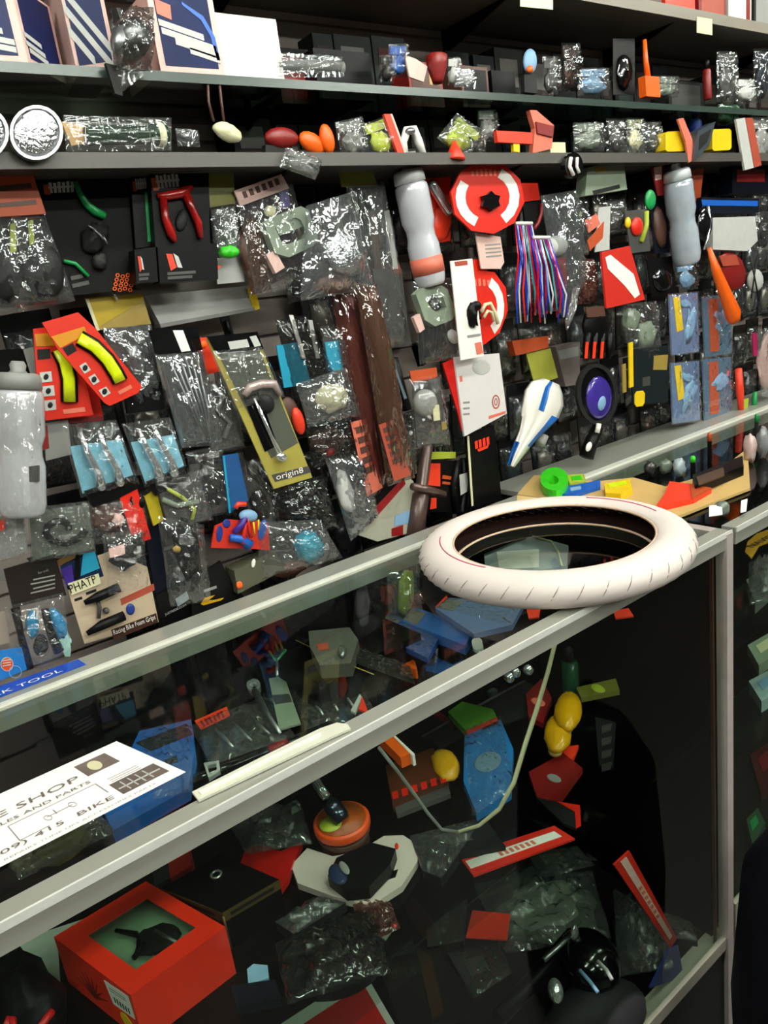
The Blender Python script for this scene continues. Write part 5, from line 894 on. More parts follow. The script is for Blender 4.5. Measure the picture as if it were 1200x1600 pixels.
lie('packet', 'orange-red folded packet at the right of the tray', 'packet', -.492, [('body', 'redo', [('P', [(1046, 752), (1080, 756), (1112, 762), (1084, 778), (1024, 792), (1038, 772)], 0, .012)]), ('fold', 'dorange', [('P', [(1078, 756), (1112, 762), (1082, 778)], .0122, .002)])])
def standing(name, label, cat, px, py, z, h, r, m, mc, rt=None):
    p = Hh(px, py, z); q_ = p + Vector((0, 0, h)); rt = rt or r
    root = empty(name, label, cat, p)
    MB().lathe(p, q_, [(0, r), (.04, r), (.7, r), (.72, rt)], 12).obj('body', mk(m), p, root)
    MB().lathe(p + Vector((0, 0, h * .72)), q_, [(0, rt), (.8, rt), (1, rt * .6)], 12).obj('cap', mk(mc), p, root)
standing('marker_pen', 'black marker pen with lime green cap standing on the far counter', 'pen', 1083, 746, -.4995, .052, .006, 'black', 'lgreen')
standing('marker_pen', 'slim black pen with orange top against the pale ledge', 'pen', 1109, 722, -.4995, .075, .0055, 'black', 'dorange')
standing('marker_pen', 'thin dark pen with green end at the right against the pale ledge', 'pen', 1182, 690, -.4995, .075, .005, 'char', 'green')
lie('recess_block', 'long black block for the dark recess at the back of the cardboard tray', 'case', -.4915, [('case', 'black', [('P', [(1082, 742), (1160, 712), (1162, 728), (1086, 758)], 0, .022)]), ('brown_lid', mat('4a3426', .5), [('P', [(1088, 745), (1130, 730), (1132, 742), (1092, 757)], .0225, .003)])])  # black block stands in for a dark recess
for i, (x, y_, m_, h) in enumerate([(1016, 742, 'char', .035), (1040, 740, 'greenish', .035), (1062, 744, 'lblue', .045), (1172, 722, 'pink', .07), (1192, 714, 'grey', .075), (1128, 806, 'greenish', .03)]):
    a = Hh(x, y_, -.4995)
    o = MB().ell(a + Vector((0, 0, h / 2)), Vector((.016, 0, 0)), Vector((0, .014, 0)), Vector((0, 0, h / 2)), 14, 9, .35, i + 3).obj('small_pouch', mat({'char': '2f2e2c', 'greenish': '6d776c', 'lblue': 'a9b6bd', 'pink': 'cfb2ae', 'grey': '8c8c90'}[m_], .3, .1, .2, 40, .4, 0, 1, None, .3), a)
    o['label'] = ['dark crumpled pouch left of the cardboard tray back edge', 'grey-green crumpled pouch behind the yellow packet', 'pale blue pouch left of the lime capped pen', 'pinkish pouch at the right end of the tray', 'grey pouch at the right picture edge behind the tray', 'grey-green pouch with white glint in front of the tray'][i]; o['category'] = 'pouch'
lie('price_label', 'small white patch painted as a glint on the far counter right of the tyre', 'label', -.4985, [('price_label', 'paper', [('P', [(1108, 790), (1128, 787), (1129, 803), (1108, 806)], .02, .002)])])  # white plate painted in place of a glint
lie('price_label', 'narrow white patch painted as a glint at the front edge of the far counter', 'label', -.4985, [('price_label', 'paper', [('P', [(1158, 782), (1168, 779), (1166, 798), (1157, 800)], .01, .002)])])  # narrow white plate, also in place of a glint

# ---------------------------------------------------------------- in the case, upper back shelf
z1 = -.6695
for x0_, x1_, y0_, h_, lb in ((.53, .76, 1.01, .064, 'low black carton on the upper case shelf under the grey block'), (.78, .99, .95, .038, 'flat black carton on the upper case shelf under the blue pump packs')):
    a_ = V((x0_ + x1_) / 2, (y0_ + 1.16) / 2, z1); r_ = empty('carton', lb, 'box', a_)
    MB().box(tuple(V(x0_, y0_, z1)), tuple(V(x1_, 1.16, z1 + h_))).obj('body', K['black'], a_, r_)
    MB().box(tuple(V(x0_ + .02, y0_ - .001, z1 + .01)), tuple(V(x0_ + .09, y0_ - .0002, z1 + h_ - .01))).obj('side_label', K['char'], a_, r_)
lie('hanging_strip', 'clear sleeve with blue card leaning at the far left in the case', 'packet', z1, [('card', mat('1a4f80', .4), [('P', [(44, 1092), (60, 1076), (82, 1176), (66, 1190)], .002, .004)]), ('sleeve', 'film', [('B', [(42, 1060), (66, 1050), (88, 1200), (64, 1210)], .006, .012, .004)])])
lie('blue_blister', 'blue blister box with a dark slot, partly under the white flyer', 'box', -.652, [
    ('tray', mat('1456a8', .4), [('P', [(160, 1262), (218, 1142), (298, 1124), (304, 1176), (294, 1232), (176, 1298)], 0, .02)]), ('dark_card', mat('20242c', .4), [('P', [(212, 1160), (292, 1130), (300, 1146), (236, 1172)], .0202, .002)]), ('slot', 'navy', [('P', [(256, 1188), (276, 1180), (278, 1190), (262, 1194)], .0202, .001)]), ('cover', 'film', [('B', [(216, 1140), (300, 1122), (300, 1236), (240, 1250)], .022, .014, .004)])])
lie('red_mount', 'small dark red clip under the blue blister box', 'clip', z1, [('red_mount', 'dred', [('P', [(184, 1288), (236, 1268), (244, 1278), (210, 1296), (190, 1300)], 0, .012)])])
lie('greenish_bag', 'greenish crumpled bags between white flyer and front rail', 'bag', -.62, [('contents', 'olive', [('E', (80, 1322), 60, 24, -22, 0, .012, .5)]), ('bag', 'filmgrey', [('B', [(10, 1340), (150, 1262), (180, 1300), (30, 1376)], .006, .02, .008)])])
for i, (q, t, lb) in enumerate([([(296, 1134), (418, 1086), (462, 1150), (330, 1196)], [(304, 1126), (354, 1104), (360, 1118), (314, 1140)], 'black tool card with orange heading beside the blue blister box'), ([(446, 1058), (546, 1036), (586, 1112), (478, 1148)], [(454, 1052), (526, 1042), (530, 1054), (472, 1066)], 'black tool card with orange heading right of the chrome spanner')]):
    f = qf(q)
    lie('tool_card', lb, 'packet', z1 + .001, [('card', mat('1c1817', .5), [('P', q, 0, .003)]), ('orange_heading', 'redo', [('P', t, .0032, .0008)]), ('orange_heading/wording', 'dred', [('P', sub(t, .12 + .13 * k, .2, .18 + .13 * k, .85), .0042, .0005) for k in range(6)])]
        + [('tool', 'steel', [('T', [f(.25 + .22 * k, .28), f(.28 + .22 * k, .5), f(.32 + .22 * k, .78)], [2, 4 - k, 2], .008)]) for k in range(3)] + [('cover', 'film', [('B', q, .008, .012, .005)])])
lie('spanner', 'chrome spanner with a ring end lying between two tool cards', 'spanner', -.665, [('shank', 'steel', [('T', [(398, 1080), (416, 1112), (438, 1146)], [6, 4, 3], .022)]), ('ring_end', 'chrome', [('R', oval(396, 1070, 11, 10), oval(396, 1070, 6, 5), .016, .01)])])
lie('pale_card', 'pale grey card under the chrome spanner', 'card', z1 + .018, [('card', 'greenish', [('P', [(420, 1060), (444, 1056), (470, 1130), (436, 1140)], .0, .003)]), ('dark_band', 'dgrey', [('P', [(424, 1086), (452, 1084), (456, 1096), (430, 1100)], .0032, .0008)])])
lie('hand_pump', 'long black hand pump with a chrome clip, behind the front rail', 'pump', z1, [('barrel', 'blackg', [('L', (280, 1232), (520, 1132), [(0, 8), (.02, 11), (.3, 11), (.32, 8), (.97, 8), (1, 5)], .016)]), ('clip', 'chrome', [('R', [(318, 1192), (342, 1188), (344, 1204), (326, 1216)], [(323, 1196), (338, 1193), (339, 1202), (328, 1210)], .03, .006)]), ('red_band', 'dred', [('L', (420, 1174), (450, 1162), [(0, 8.6), (1, 8.6)], .016)])])
lie('grey_block', 'grey plastic block with red mark at the back of the case', 'block', -.6045, [('body', mat('55524c', .5), [('P', [(482, 986), (546, 980), (560, 1000), (548, 1036), (500, 1040), (484, 1010)], 0, .025)]), ('red_mark', 'brick', [('P', [(494, 1006), (512, 1004), (514, 1014), (498, 1016)], .0252, .001)]), ('knob', 'steel', [('E', (534, 1018), 7, 8, 0, .03, .008)])])
lie('green_clip', 'thin green clip with silver foot left of the grey block', 'clip', -.6045, [('loop', mat('1f6b3c', .4), [('T', [(420, 1018), (432, 1034), (446, 1016)], 2.5, .006)]), ('foot', 'steel', [('T', [(432, 1030), (433, 1056)], 2.5, .006)])])
lie('wiper_rod', 'long thin clear edged sleeve crossing the back of the case', 'sleeve', -.6045, [('edge', 'gold', [('T', [(462, 1000), (520, 1028), (584, 1054)], .8, .006)]), ('sleeve', 'filmdk', [('B', [(536, 1004), (640, 1040), (650, 1070), (470, 1006)], .004, .006, .003)])])
for i, (q, m_, lb) in enumerate([([(588, 990), (606, 958), (690, 988), (668, 1028)], '1b4d9c', 'dark blue pump pack, left of the blue packs behind the front rail'), ([(628, 970), (646, 948), (744, 982), (726, 1008)], '2a63b0', 'mid blue pump pack in the centre of the blue packs'), ([(664, 1040), (690, 1004), (742, 1012), (706, 1048)], '1d62b8', 'small bright blue pack nearest the front rail'), ([(680, 950), (700, 934), (820, 940), (800, 976), (740, 990)], '5a6f9c', 'greyish blue wide pack under the tyre')]):
    lie('pump_pack', lb, 'packet', (-.63, 0, -.6695, -.606)[i], [('carton', mat(m_, .4, 0, .15), [('P', q, 0, .011)]), ('grey_strip', mat('6e6a62', .5), [('P', sub(q, .1, .0, .9, .22), .0112, .0006)]), ('cover', 'film', [('B', q, .012, .004, .003)])]) if i != 1 else lie('pump_pack', lb, 'packet', -.632, [('carton', mat(m_, .4, 0, .15), [('P', q, 0, .02)]), ('grey_strip', mat('6e6a62', .5), [('P', sub(q, .1, .0, .9, .22), .0202, .0006)])])
lie('orange_block', 'orange block end in front of the blue pump packs', 'block', z1, [('orange_block', 'orange', [('P', rr([(616, 1020), (648, 1032), (652, 1046), (620, 1038)], .1), 0, .02)])])
for i, (q, lb) in enumerate([([(680, 948), (698, 930), (704, 952)], 'small red triangle tag left under the tyre'), ([(820, 940), (846, 942), (842, 964), (826, 966)], 'red tag under the tyre above the front rail'), ([(958, 954), (982, 950), (990, 962), (962, 966)], 'red tag right under the tyre inside the case')]):
    lie('price_tag', lb, 'price tag', -.60, [('price_tag', 'redo', [('P', q, 0, .003)])])
lie('white_packet', 'pale blue and white packet seen through the middle of the tyre', 'packet', -.60, [('body', mat('a9b0b4', .4, 0, .2, 20), [('P', [(755, 850), (778, 842), (838, 838), (888, 852), (886, 884), (820, 894), (758, 886)], 0, .012)]), ('white_label', 'white', [('P', [(776, 862), (842, 858), (842, 886), (780, 888)], .0122, .0008)]), ('cable', 'cream', [('T', [(832, 838), (862, 846), (872, 862), (878, 884)], 1.6, .016)])])
lie('spring_clip', 'pale chrome clip on the blue packs by the front rail', 'clip', -.61, [('spring_clip', 'lgrey', [('P', rr([(736, 998), (752, 996), (756, 1014), (740, 1016)], .2), 0, .006), ('T', [(748, 1014), (752, 1028)], 1.5, .002)])])
up('reflection_film', 'tall crinkled clear film standing in for a reflection by the tyre', 'bag', 1.12, [('contents', 'lime', [('E', (634, 925), 12, 34, 6, .0, .01, .4)]), ('bag', 'filmsilver', [('B', [(604, 898), (652, 882), (664, 990), (610, 1004)], .0, .02, .009)])])  # film and filling stand in for a reflection near the back rail
lie('orange_card', 'orange triangle card with pale edge at the back of the front rail', 'card', -.64, [('card', 'redo', [('P', [(560, 1108), (566, 1088), (576, 1114)], 0, .003)]), ('edge', 'lgrey', [('P', [(548, 1110), (562, 1084), (565, 1088), (555, 1114)], .0, .004)])])
lie('pale_strip', 'pale strip with a rounded end lying on the glass along the front rail', 'strip', -.4985, [('strip', mat('d6d3c2', .4), [('P', [(300, 1237), (420, 1177), (500, 1138), (526, 1129), (543, 1131), (548, 1138), (520, 1150), (310, 1250)], 0, .003)]), ('ridge', 'white', [('P', [(310, 1236), (500, 1144), (502, 1147), (314, 1240)], .003, .0015)])])  # thin pale strip with a raised ridge along the front rail

# ---------------------------------------------------------------- in the case, middle shelf
z2 = -.9095
def wbox(label, top, h, body, win=None, parts=(), name='parts_box'):
    """box given by four places of its top face (pixels at its top height)"""
    P = [Hh(x, y, z2 + h) for x, y in top]
    # square the footprint up
    c = sum(P, Vector()) / 4; loc = Vector((c[0], c[1], z2 + CZ))
    r = empty(name, label, 'box', loc); dn = Vector((0, 0, -h))
    return r, P, c, loc, dn
rb, P, c, loc, dn = wbox('red box with a clear window and white barcode label on the middle shelf', [(84, 1464), (228, 1377), (352, 1448), (204, 1555)], .085, None)
B = lambda u, v, d=0.0: (P[0]*(1-u) + P[3]*u)*(1-v) + (P[1]*(1-u) + P[2]*u)*v + Vector((0, 0, d))   # u: left edge -> right, v: front -> back
redm = mat('e02c12', .38, 0, .05, 8)
mbx = MB()
o4 = [B(0, 0), B(1, 0), B(1, 1), B(0, 1)]; w4 = [B(.2, .2), B(.82, .2), B(.82, .84), B(.2, .84)]
t = Vector((0, 0, -.0012))
vs = o4 + w4 + [p + t for p in w4] + [p + dn for p in o4]
mbx.add(vs, [[i, (i+1) % 4, 4 + (i+1) % 4, 4 + i] for i in range(4)] + [[4+i, 4+(i+1) % 4, 8+(i+1) % 4, 8+i] for i in range(4)] + [[i, 12+i, 12+(i+1) % 4, (i+1) % 4] for i in range(4)] + [[12, 13, 14, 15]])
bodyo = mbx.obj('carton', redm, loc, rb)
MB().prism([B(.18, .18, -.0016), B(.84, .18, -.0016), B(.84, .86, -.0016), B(.18, .86, -.0016)], Vector((0, 0, -.0006))).obj('window', pane('dfe8e0', .9), loc, rb)
MB().prism([B(.03, .03, -.016), B(.97, .03, -.016), B(.97, .97, -.016), B(.03, .97, -.016)], Vector((0, 0, -.002))).obj('inner_card', mat('b4c0ae', .6), loc, rb)
MB().ell(B(.62, .58, -.012), (B(.80, .55) - B(.62, .55)), (B(.62, .80) - B(.62, .55)) * .8, Vector((0, 0, .008)), 14, 8, .5, 3).obj('part_inside', K['char'], loc, rb)
MB().tube([B(.28, .42, -.008), B(.45, .5, -.008), B(.6, .46, -.008), B(.66, .3, -.008)], [.003, .0045, .005, .004], 8).obj('lever_inside', K['black'], loc, rb)
MB().tube([B(.55, .62, -.006), B(.8, .64, -.006)], .003, 6).obj('lever_inside', K['steel'], loc, rb)
nf = (P[3] - P[0]).cross(Vector((0, 0, 1))).normalized()          # front-left face normal
if nf.dot(c - P[0]) > 0: nf = -nf
F = lambda u, v, d=.0004: P[0]*(1-u) + P[3]*u + dn * v + nf * d
lab = MB().prism([F(.66, .12), F(.965, .06), F(.97, .52), F(.70, .56)], nf * .0005).obj('barcode_label', K['white'], loc, rb)
for k in range(6): MB().prism([F(.74 + .034*k, .36, .001), F(.755 + .034*k, .356, .001), F(.757 + .034*k, .47, .001), F(.742 + .034*k, .474, .001)], nf * .0003).obj('barcode_bar', K['char'], loc, lab)
for k in range(2): MB().prism([F(.71, .2 + .05*k, .001), F(.92, .155 + .05*k, .001), F(.92, .168 + .05*k, .001), F(.71, .213 + .05*k, .001)], nf * .0003).obj('label_line', K['grey'], loc, lab)
for k in range(8):
    a = math.radians(200 + 20 * k); b0 = F(.42, .78, .0005); U1 = (P[3] - P[0]) * .22; V1_ = dn * .5
    tip = b0 + U1 * math.cos(a) - V1_ * (-math.sin(a)) * 1.0; tip = b0 + U1 * math.cos(a) + V1_ * math.sin(a)
    sd = (U1 * -math.sin(a) * .08 + V1_ * math.cos(a) * .08)
    MB().prism([b0 + sd, tip, b0 - sd], nf * .0005).obj('dark_spike_print', K['dred'], loc, rb)
MB().prism([F(.78, .62) , F(.84, .60), F(.9, .7), F(.88, .86), F(.80, .88), F(.76, .74)], nf * .0006).obj('yellow_badge', K['yellow'], loc, rb)
# black box with gold edges
gb, P, c, loc, dn = wbox('black box with gilt edges and a silver ring on its lid', [(253, 1388), (345, 1335), (436, 1374), (347, 1426)], .07, None)
B = lambda u, v, d=0.0: (P[0]*(1-u) + P[3]*u)*(1-v) + (P[1]*(1-u) + P[2]*u)*v + Vector((0, 0, d))
MB().prism(P, dn).obj('carton', K['black'], loc, gb)
for a, b in ((P[0], P[3]), (P[3], P[2])):
    n_ = (b - a).cross(Vector((0, 0, 1))).normalized(); n_ = n_ if n_.dot(c - a) < 0 else -n_
    e = MB().prism([a + n_*.0004, b + n_*.0004, b + n_*.0004 + dn*.24, a + n_*.0004 + dn*.24], n_*.0008).obj('gilt_edge', mat('6d5a30', .35, .6), loc, gb)
    MB().prism([a + (b-a)*.12 + dn*.08 + n_*.0014, a + (b-a)*.88 + dn*.08 + n_*.0014, a + (b-a)*.88 + dn*.16 + n_*.0014, a + (b-a)*.12 + dn*.16 + n_*.0014], n_*.0004).obj('small_wording', K['char'], loc, e)
MB().tube([P[3] + dn*.1, P[3] + dn*.98], .0022, 8).obj('gilt_corner', mat('6d5a30', .35, .6), loc, gb)
cc = Hh(338, 1368, z2 + .072); ring = [cc + Vector((.008*math.cos(g), .008*math.sin(g), .002)) for g in [math.pi*2*i/20 for i in range(20)]]
MB().tube(ring, .002, 8, True, 1, Vector((0, 0, 1))).obj('ring', K['chrome'], loc, gb)
lie('box', 'dull red box half hidden under the front rail behind the red window box', 'box', z2, [('carton', 'dred', [('P', [(262, 1336), (296, 1318), (298, 1352), (266, 1372)], 0, .05)]), ('dark_side', 'char', [('P', [(236, 1352), (262, 1340), (266, 1372), (242, 1384)], 0, .05)])])
lie('paper_sheet', 'grey paper sheet tucked left of the red window box', 'paper', z2, [('paper_sheet', mat('a3a49c', .6), [('P', [(26, 1470), (130, 1436), (200, 1402), (196, 1408), (90, 1476), (95, 1556), (70, 1530)], 0, .004)])])
lie('heart_reflector', 'red heart-shaped reflector inside a clear crinkled bag', 'reflector', z2, [
    ('reflector', mat('b0120c', .3, 0, .1, 30, 0, 0, 1, None, .4), [('P', [(376, 1348), (382, 1330), (398, 1320), (420, 1322), (438, 1330), (472, 1316), (460, 1342), (450, 1372), (434, 1396), (412, 1384), (392, 1366)], .01, .012)]),
    ('contents', 'steel', [('E', (404, 1272), 22, 16, 0, .03, .010, .5), ('E', (446, 1286), 16, 16, 0, .03, .010, .5)]), ('bag', 'filmgrey', [('B', [(352, 1278), (470, 1254), (488, 1318), (384, 1334)], .03, .024, .012)])])
def reel():
    b = Hh(540, 1318, z2); s = depth(b) / FPX; r = empty('reel', 'orange topped round reel with a chrome bolt standing on a black spool', 'reel', b)
    R_ = 43 * s
    MB().lathe(b, b + Vector((0, 0, .03)), [(0, R_*.8), (.1, R_*.9), (.5, R_*.86), (.9, R_*.98), (1, R_*.9)], 32).obj('spool', K['brown'], b, r)
    MB().lathe(b + Vector((0, 0, .030)), b + Vector((0, 0, .036)), [(0, R_*.8), (1, R_*.8)], 32).obj('silver_band', K['steel'], b, r)
    MB().lathe(b + Vector((0, 0, .036)), b + Vector((0, 0, .052)), [(0, R_), (.2, R_*1.03), (.8, R_*1.03), (1, R_*.98)], 36).obj('orange_rim', mat('e5501a', .35), b, r)
    o = MB().lathe(b + Vector((0, 0, .052)), b + Vector((0, 0, .0532)), [(0, R_*.9), (1, R_*.9)], 36).obj('patterned_top', mat('a04a14', .4, 0, .6, 60), b, r)
    MB().lathe(b + Vector((-R_*.45, 0, .0534)), b + Vector((-R_*.45, 0, .0545)), [(0, R_*.4), (1, R_*.4)], 20).obj('lime_patch', K['lime'], b, o)
    t0 = b + Vector((-.004, -.012, .057)); t1 = Hh(487, 1212, z2 + .12)
    mid = t0.lerp(t1, .5)
    MB().lathe(t0, mid, [(0, .014), (.15, .017), (.8, .016), (1, .009)], 8).obj('clamp', mat('39424f', .15, .8), b, r)
    MB().lathe(mid, t1, [(0, .008), (.1, .009), (1, .009)], 8).obj('bolt', K['chrome'], b, r)
reel()
lie('white_bracket', 'white curved plastic bracket with cut-outs in front of the reel', 'bracket', z2 + .001, [
    ('plate', mat('cfc0b8', .4, 0, .05), [('P', [(455, 1352), (480, 1325), (520, 1338), (560, 1330), (600, 1306), (630, 1305), (656, 1322), (652, 1346), (628, 1384), (590, 1408), (568, 1412), (520, 1400), (465, 1380)], .004, .012)]),
    ('slot', 'black', [('P', [(600, 1376), (610, 1362), (622, 1358), (618, 1370)], .0162, .0008)]), ('red_dot', 'red', [('E', (620, 1322), 3, 5, 0, .017, .002)])])
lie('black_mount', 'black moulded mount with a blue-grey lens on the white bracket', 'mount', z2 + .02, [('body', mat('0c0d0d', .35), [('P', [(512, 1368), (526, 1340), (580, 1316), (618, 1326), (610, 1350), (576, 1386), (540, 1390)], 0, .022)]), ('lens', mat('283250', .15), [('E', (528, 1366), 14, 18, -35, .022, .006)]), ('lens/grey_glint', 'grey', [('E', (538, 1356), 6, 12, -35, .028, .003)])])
lie('grey_sleeve', 'flat grey plastic sleeve with red wording, behind the reel', 'packet', z2 + .01, [('amber_box', mat('5a2c14', .4), [('P', [(602, 1196), (676, 1168), (700, 1212), (612, 1248)], 0, .03)]), ('red_wording', 'red', [('P', [(612 + 15 * k, 1238 - 5 * k), (621 + 15 * k, 1235 - 5 * k), (623 + 15 * k, 1246 - 5 * k), (614 + 15 * k, 1249 - 5 * k)], .0302, .001) for k in range(6)]), ('yellow_lump', mat('d39a10', .3), [('E', (696, 1194), 20, 26, -30, .03, .014, .2)]), ('grey_base', mat('4e4b4b', .45), [('P', [(616, 1256), (700, 1226), (704, 1240), (620, 1272)], .0, .01)])])
lie('orange_pack', 'orange pack with a pale edge leaning just under the front rail', 'packet', -.74, [('body', 'orange', [('P', [(592, 1150), (606, 1142), (644, 1176), (626, 1184)], 0, .02)]), ('pale_edge', 'white', [('P', [(606, 1142), (610, 1142), (648, 1178), (644, 1180)], 0, .021)])])
lie('colour_bag', 'packet with green top, orange band and crinkled blue body', 'packet', z2 + .03, [
    ('green_top', mat('5c9a2c', .4), [('P', [(700, 1112), (722, 1096), (770, 1108), (776, 1120), (728, 1142)], .0, .016)]), ('orange_band', 'redo', [('P', [(728, 1142), (776, 1120), (780, 1130), (732, 1150)], 0, .018)]), ('blue_body', mat('1e78c0', .3, .1, .25, 30, .4, 0, 1, None, .4), [('P', [(726, 1150), (782, 1124), (802, 1170), (798, 1236), (744, 1270), (724, 1220)], 0, .018)]), ('blue_body/pale_patch', mat('6f8ca4', .4), [('E', (762, 1190), 22, 16, -20, .019, .002)]), ('bag', 'film', [('B', [(722, 1142), (782, 1118), (806, 1230), (738, 1276)], .02, .014, .006)])])
lie('red_strip', 'small red strip left of the green topped packet', 'strip', z2 + .02, [('red_strip', 'dred', [('P', [(672, 1108), (680, 1106), (710, 1130), (706, 1138)], 0, .006)])])
# cream and grey loop
def hoop():
    pts = [(868, 1002), (856, 1050), (838, 1110), (820, 1165), (803, 1222), (780, 1264), (748, 1290), (715, 1300), (690, 1296), (668, 1270), (644, 1236), (620, 1204), (592, 1168)]
    n = len(pts); A = [Hh(x, y, -.60 - .24 * math.sin(math.pi * min(1, (i / (n - 1)) * 1.0)) ) for i, (x, y) in enumerate(pts)]
    b = min(A, key=lambda p: p[2]); r = empty('mudguard_stay', 'cream flat hoop hanging in a curve inside the case with a thin grey end', 'hoop', b)
    MB().tube(A[:8], [.005, .0055, .006, .006, .0058, .005, .004, .003], 8, False, .5).obj('cream_arm', mat('c9c29e', .4), b, r)
    MB().tube(A[7:], [.003, .0026, .0026, .003, .0028, .0026], 8, False, .6).obj('grey_arm', K['grey'], b, r)
hoop()
for i, (x, y_) in enumerate([(872, 1146), (888, 1110)]):
    lie('yellow_bulb', ['yellow glossy bulb-shaped toy, front one below the green bottle', 'yellow glossy bulb-shaped toy, rear one below the green bottle'][i], 'toy', z2 + .02 + .02 * i, [('bulb', mat('d3980c', .2, 0, .1, 30, 0, 0, 1, None, .5), [('E', (x, y_), 22, 30, 10, .02, .018, .15)]), ('neck', 'gold', [('E', (x - 4, y_ + 26), 12, 10, 0, .01, .008)])])
lie('fallen_tag', 'orange-red pointed tag beneath the yellow bulbs', 'tag', z2, [('fallen_tag', 'redo', [('P', [(870, 1168), (904, 1164), (896, 1184), (886, 1194)], 0, .008)])])
for i, (q, lb, m_) in enumerate([([(826, 1206), (880, 1176), (910, 1200), (872, 1252), (840, 1246)], 'dark red packet with a grey badge under the yellow bulbs', 'dred'), ([(822, 1084), (846, 1060), (862, 1090), (848, 1130), (826, 1120)], 'dark red packet behind the cream hoop', 'dred'), ([(900, 1074), (962, 1060), (968, 1078), (908, 1090)], 'flat green and brown packet by the black end panel', 'olive')]):
    lie('packet', lb, 'packet', z2 if i == 0 else z2 + .03, [('body', m_, [('P', q, 0, .012)]), ('badge', ['grey', 'salmon', 'lime'][i], [('E', (sum(p[0] for p in q) / len(q), sum(p[1] for p in q) / len(q)), 12, 6, 20, .012, .002)])])
standing('bottle', 'dark green bottle standing in the case behind the cream hoop', 'bottle', 893, 1086, z2, .12, .019, mat('123f26', .15), 'char', .010)
for i, (x, y_) in enumerate([(792, 1062), (802, 1054), (822, 1050)]):
    a = Hh(x, y_, -.70); o = MB().lathe(a, a + Vector((.012, 0, .004)), [(0, .008), (.2, .010), (.8, .010), (1, .008)], 14).obj('chrome_nut', K['chrome'], a); o['label'] = ['pale chrome nut under the front rail, left of three', 'pale chrome nut under the front rail, middle of three', 'pale chrome nut under the front rail, right of three'][i]; o['category'] = 'nut'; o['group'] = 'chrome nuts under the rail'
lie('dark_tray', 'dark plastic tray under the front rail behind the hoop', 'tray', z2 + .02, [('base', 'char', [('P', [(660, 1150), (760, 1096), (820, 1064), (850, 1080), (820, 1120), (720, 1150), (690, 1170)], 0, .004)]), ('rim', 'dgrey', [('T', [(660, 1150), (760, 1096), (820, 1064)], 2, .01)])])
lie('brush_strip', 'grey toothed strip by the black end panel in the case', 'strip', z2, [('bar', 'char', [('P', [(930, 1120), (962, 1128), (958, 1200), (936, 1196)], 0, .006)])] + [('tooth', 'dgrey', [('P', [(940, 1134 + 20 * k), (956, 1130 + 20 * k), (954, 1140 + 20 * k), (940, 1144 + 20 * k)], .006, .003)]) for k in range(4)])
lie('dark_wheel_bag', 'black round bagged wheel part on the middle shelf below the gilt box', 'bag', z2, [('disc', 'black', [('P', oval(516, 1494, 82, 52, -14), 0, .02)]), ('disc/hub', 'char', [('E', (506, 1486), 30, 18, -14, .02, .012)]), ('bag', 'filmdk', [('B', [(430, 1474), (580, 1418), (612, 1520), (450, 1570)], .022, .02, .008)])])
lie('blue_highlight', 'pale blue patch painted as a highlight beside the black round part', 'lens', z2 + .01, [('lens', mat('8fb8d8', .15, .2), [('P', [(386, 1514), (396, 1506), (418, 1508), (420, 1528), (388, 1538)], 0, .012)]), ('body', 'navy', [('P', [(360, 1540), (430, 1530), (440, 1560), (372, 1574)], 0, .014)])])  # pale blue plate stands in for a highlight
lie('red_cable_bag', 'small bag with red ended cable below the white bracket', 'packet', z2, [('cable', 'black', [('T', [(588, 1412), (592, 1440), (586, 1462), (574, 1480)], 2.4, .008)]), ('red_end', 'red', [('E', (586, 1468), 5, 6, 30, .01, .004), ('E', (616, 1446), 5, 5, 30, .01, .004)]), ('white_patch', 'greenish', [('P', [(590, 1458), (606, 1440), (616, 1448), (602, 1468)], .004, .003)]), ('bag', 'filmred', [('B', [(550, 1410), (610, 1410), (626, 1450), (570, 1476)], .01, .010, .006)])])
def strip(label, z, q, m1='white', m2='redo', extra=(), f=lie):
    f('header_strip', label, 'packet', z, [('card', mat('d42a1c', .4), [('P', q, 0, .004)]), ('white_band', m1, [('P', sub(q, .02, .28, .94, .66), .0042, .0008)]), ('wording', 'salmon', [('P', sub(q, .34 + .055 * k, .36, .37 + .055 * k, .58), .0052, .0005) for k in range(7)])] + list(extra))
strip('red and white header strip lying across, left of the two', z2 + .004, [(718, 1338), (866, 1290), (898, 1310), (740, 1368)])
lie('red_edged_packet', 'dark packet with red edge above the left header strip', 'packet', z2 + .01, [('body', 'char', [('P', [(838, 1246), (880, 1256), (908, 1264), (900, 1294), (880, 1286)], 0, .006)]), ('red_edge', 'red', [('P', [(870, 1252), (906, 1258), (908, 1290), (900, 1294), (898, 1268)], .0062, .001)])])

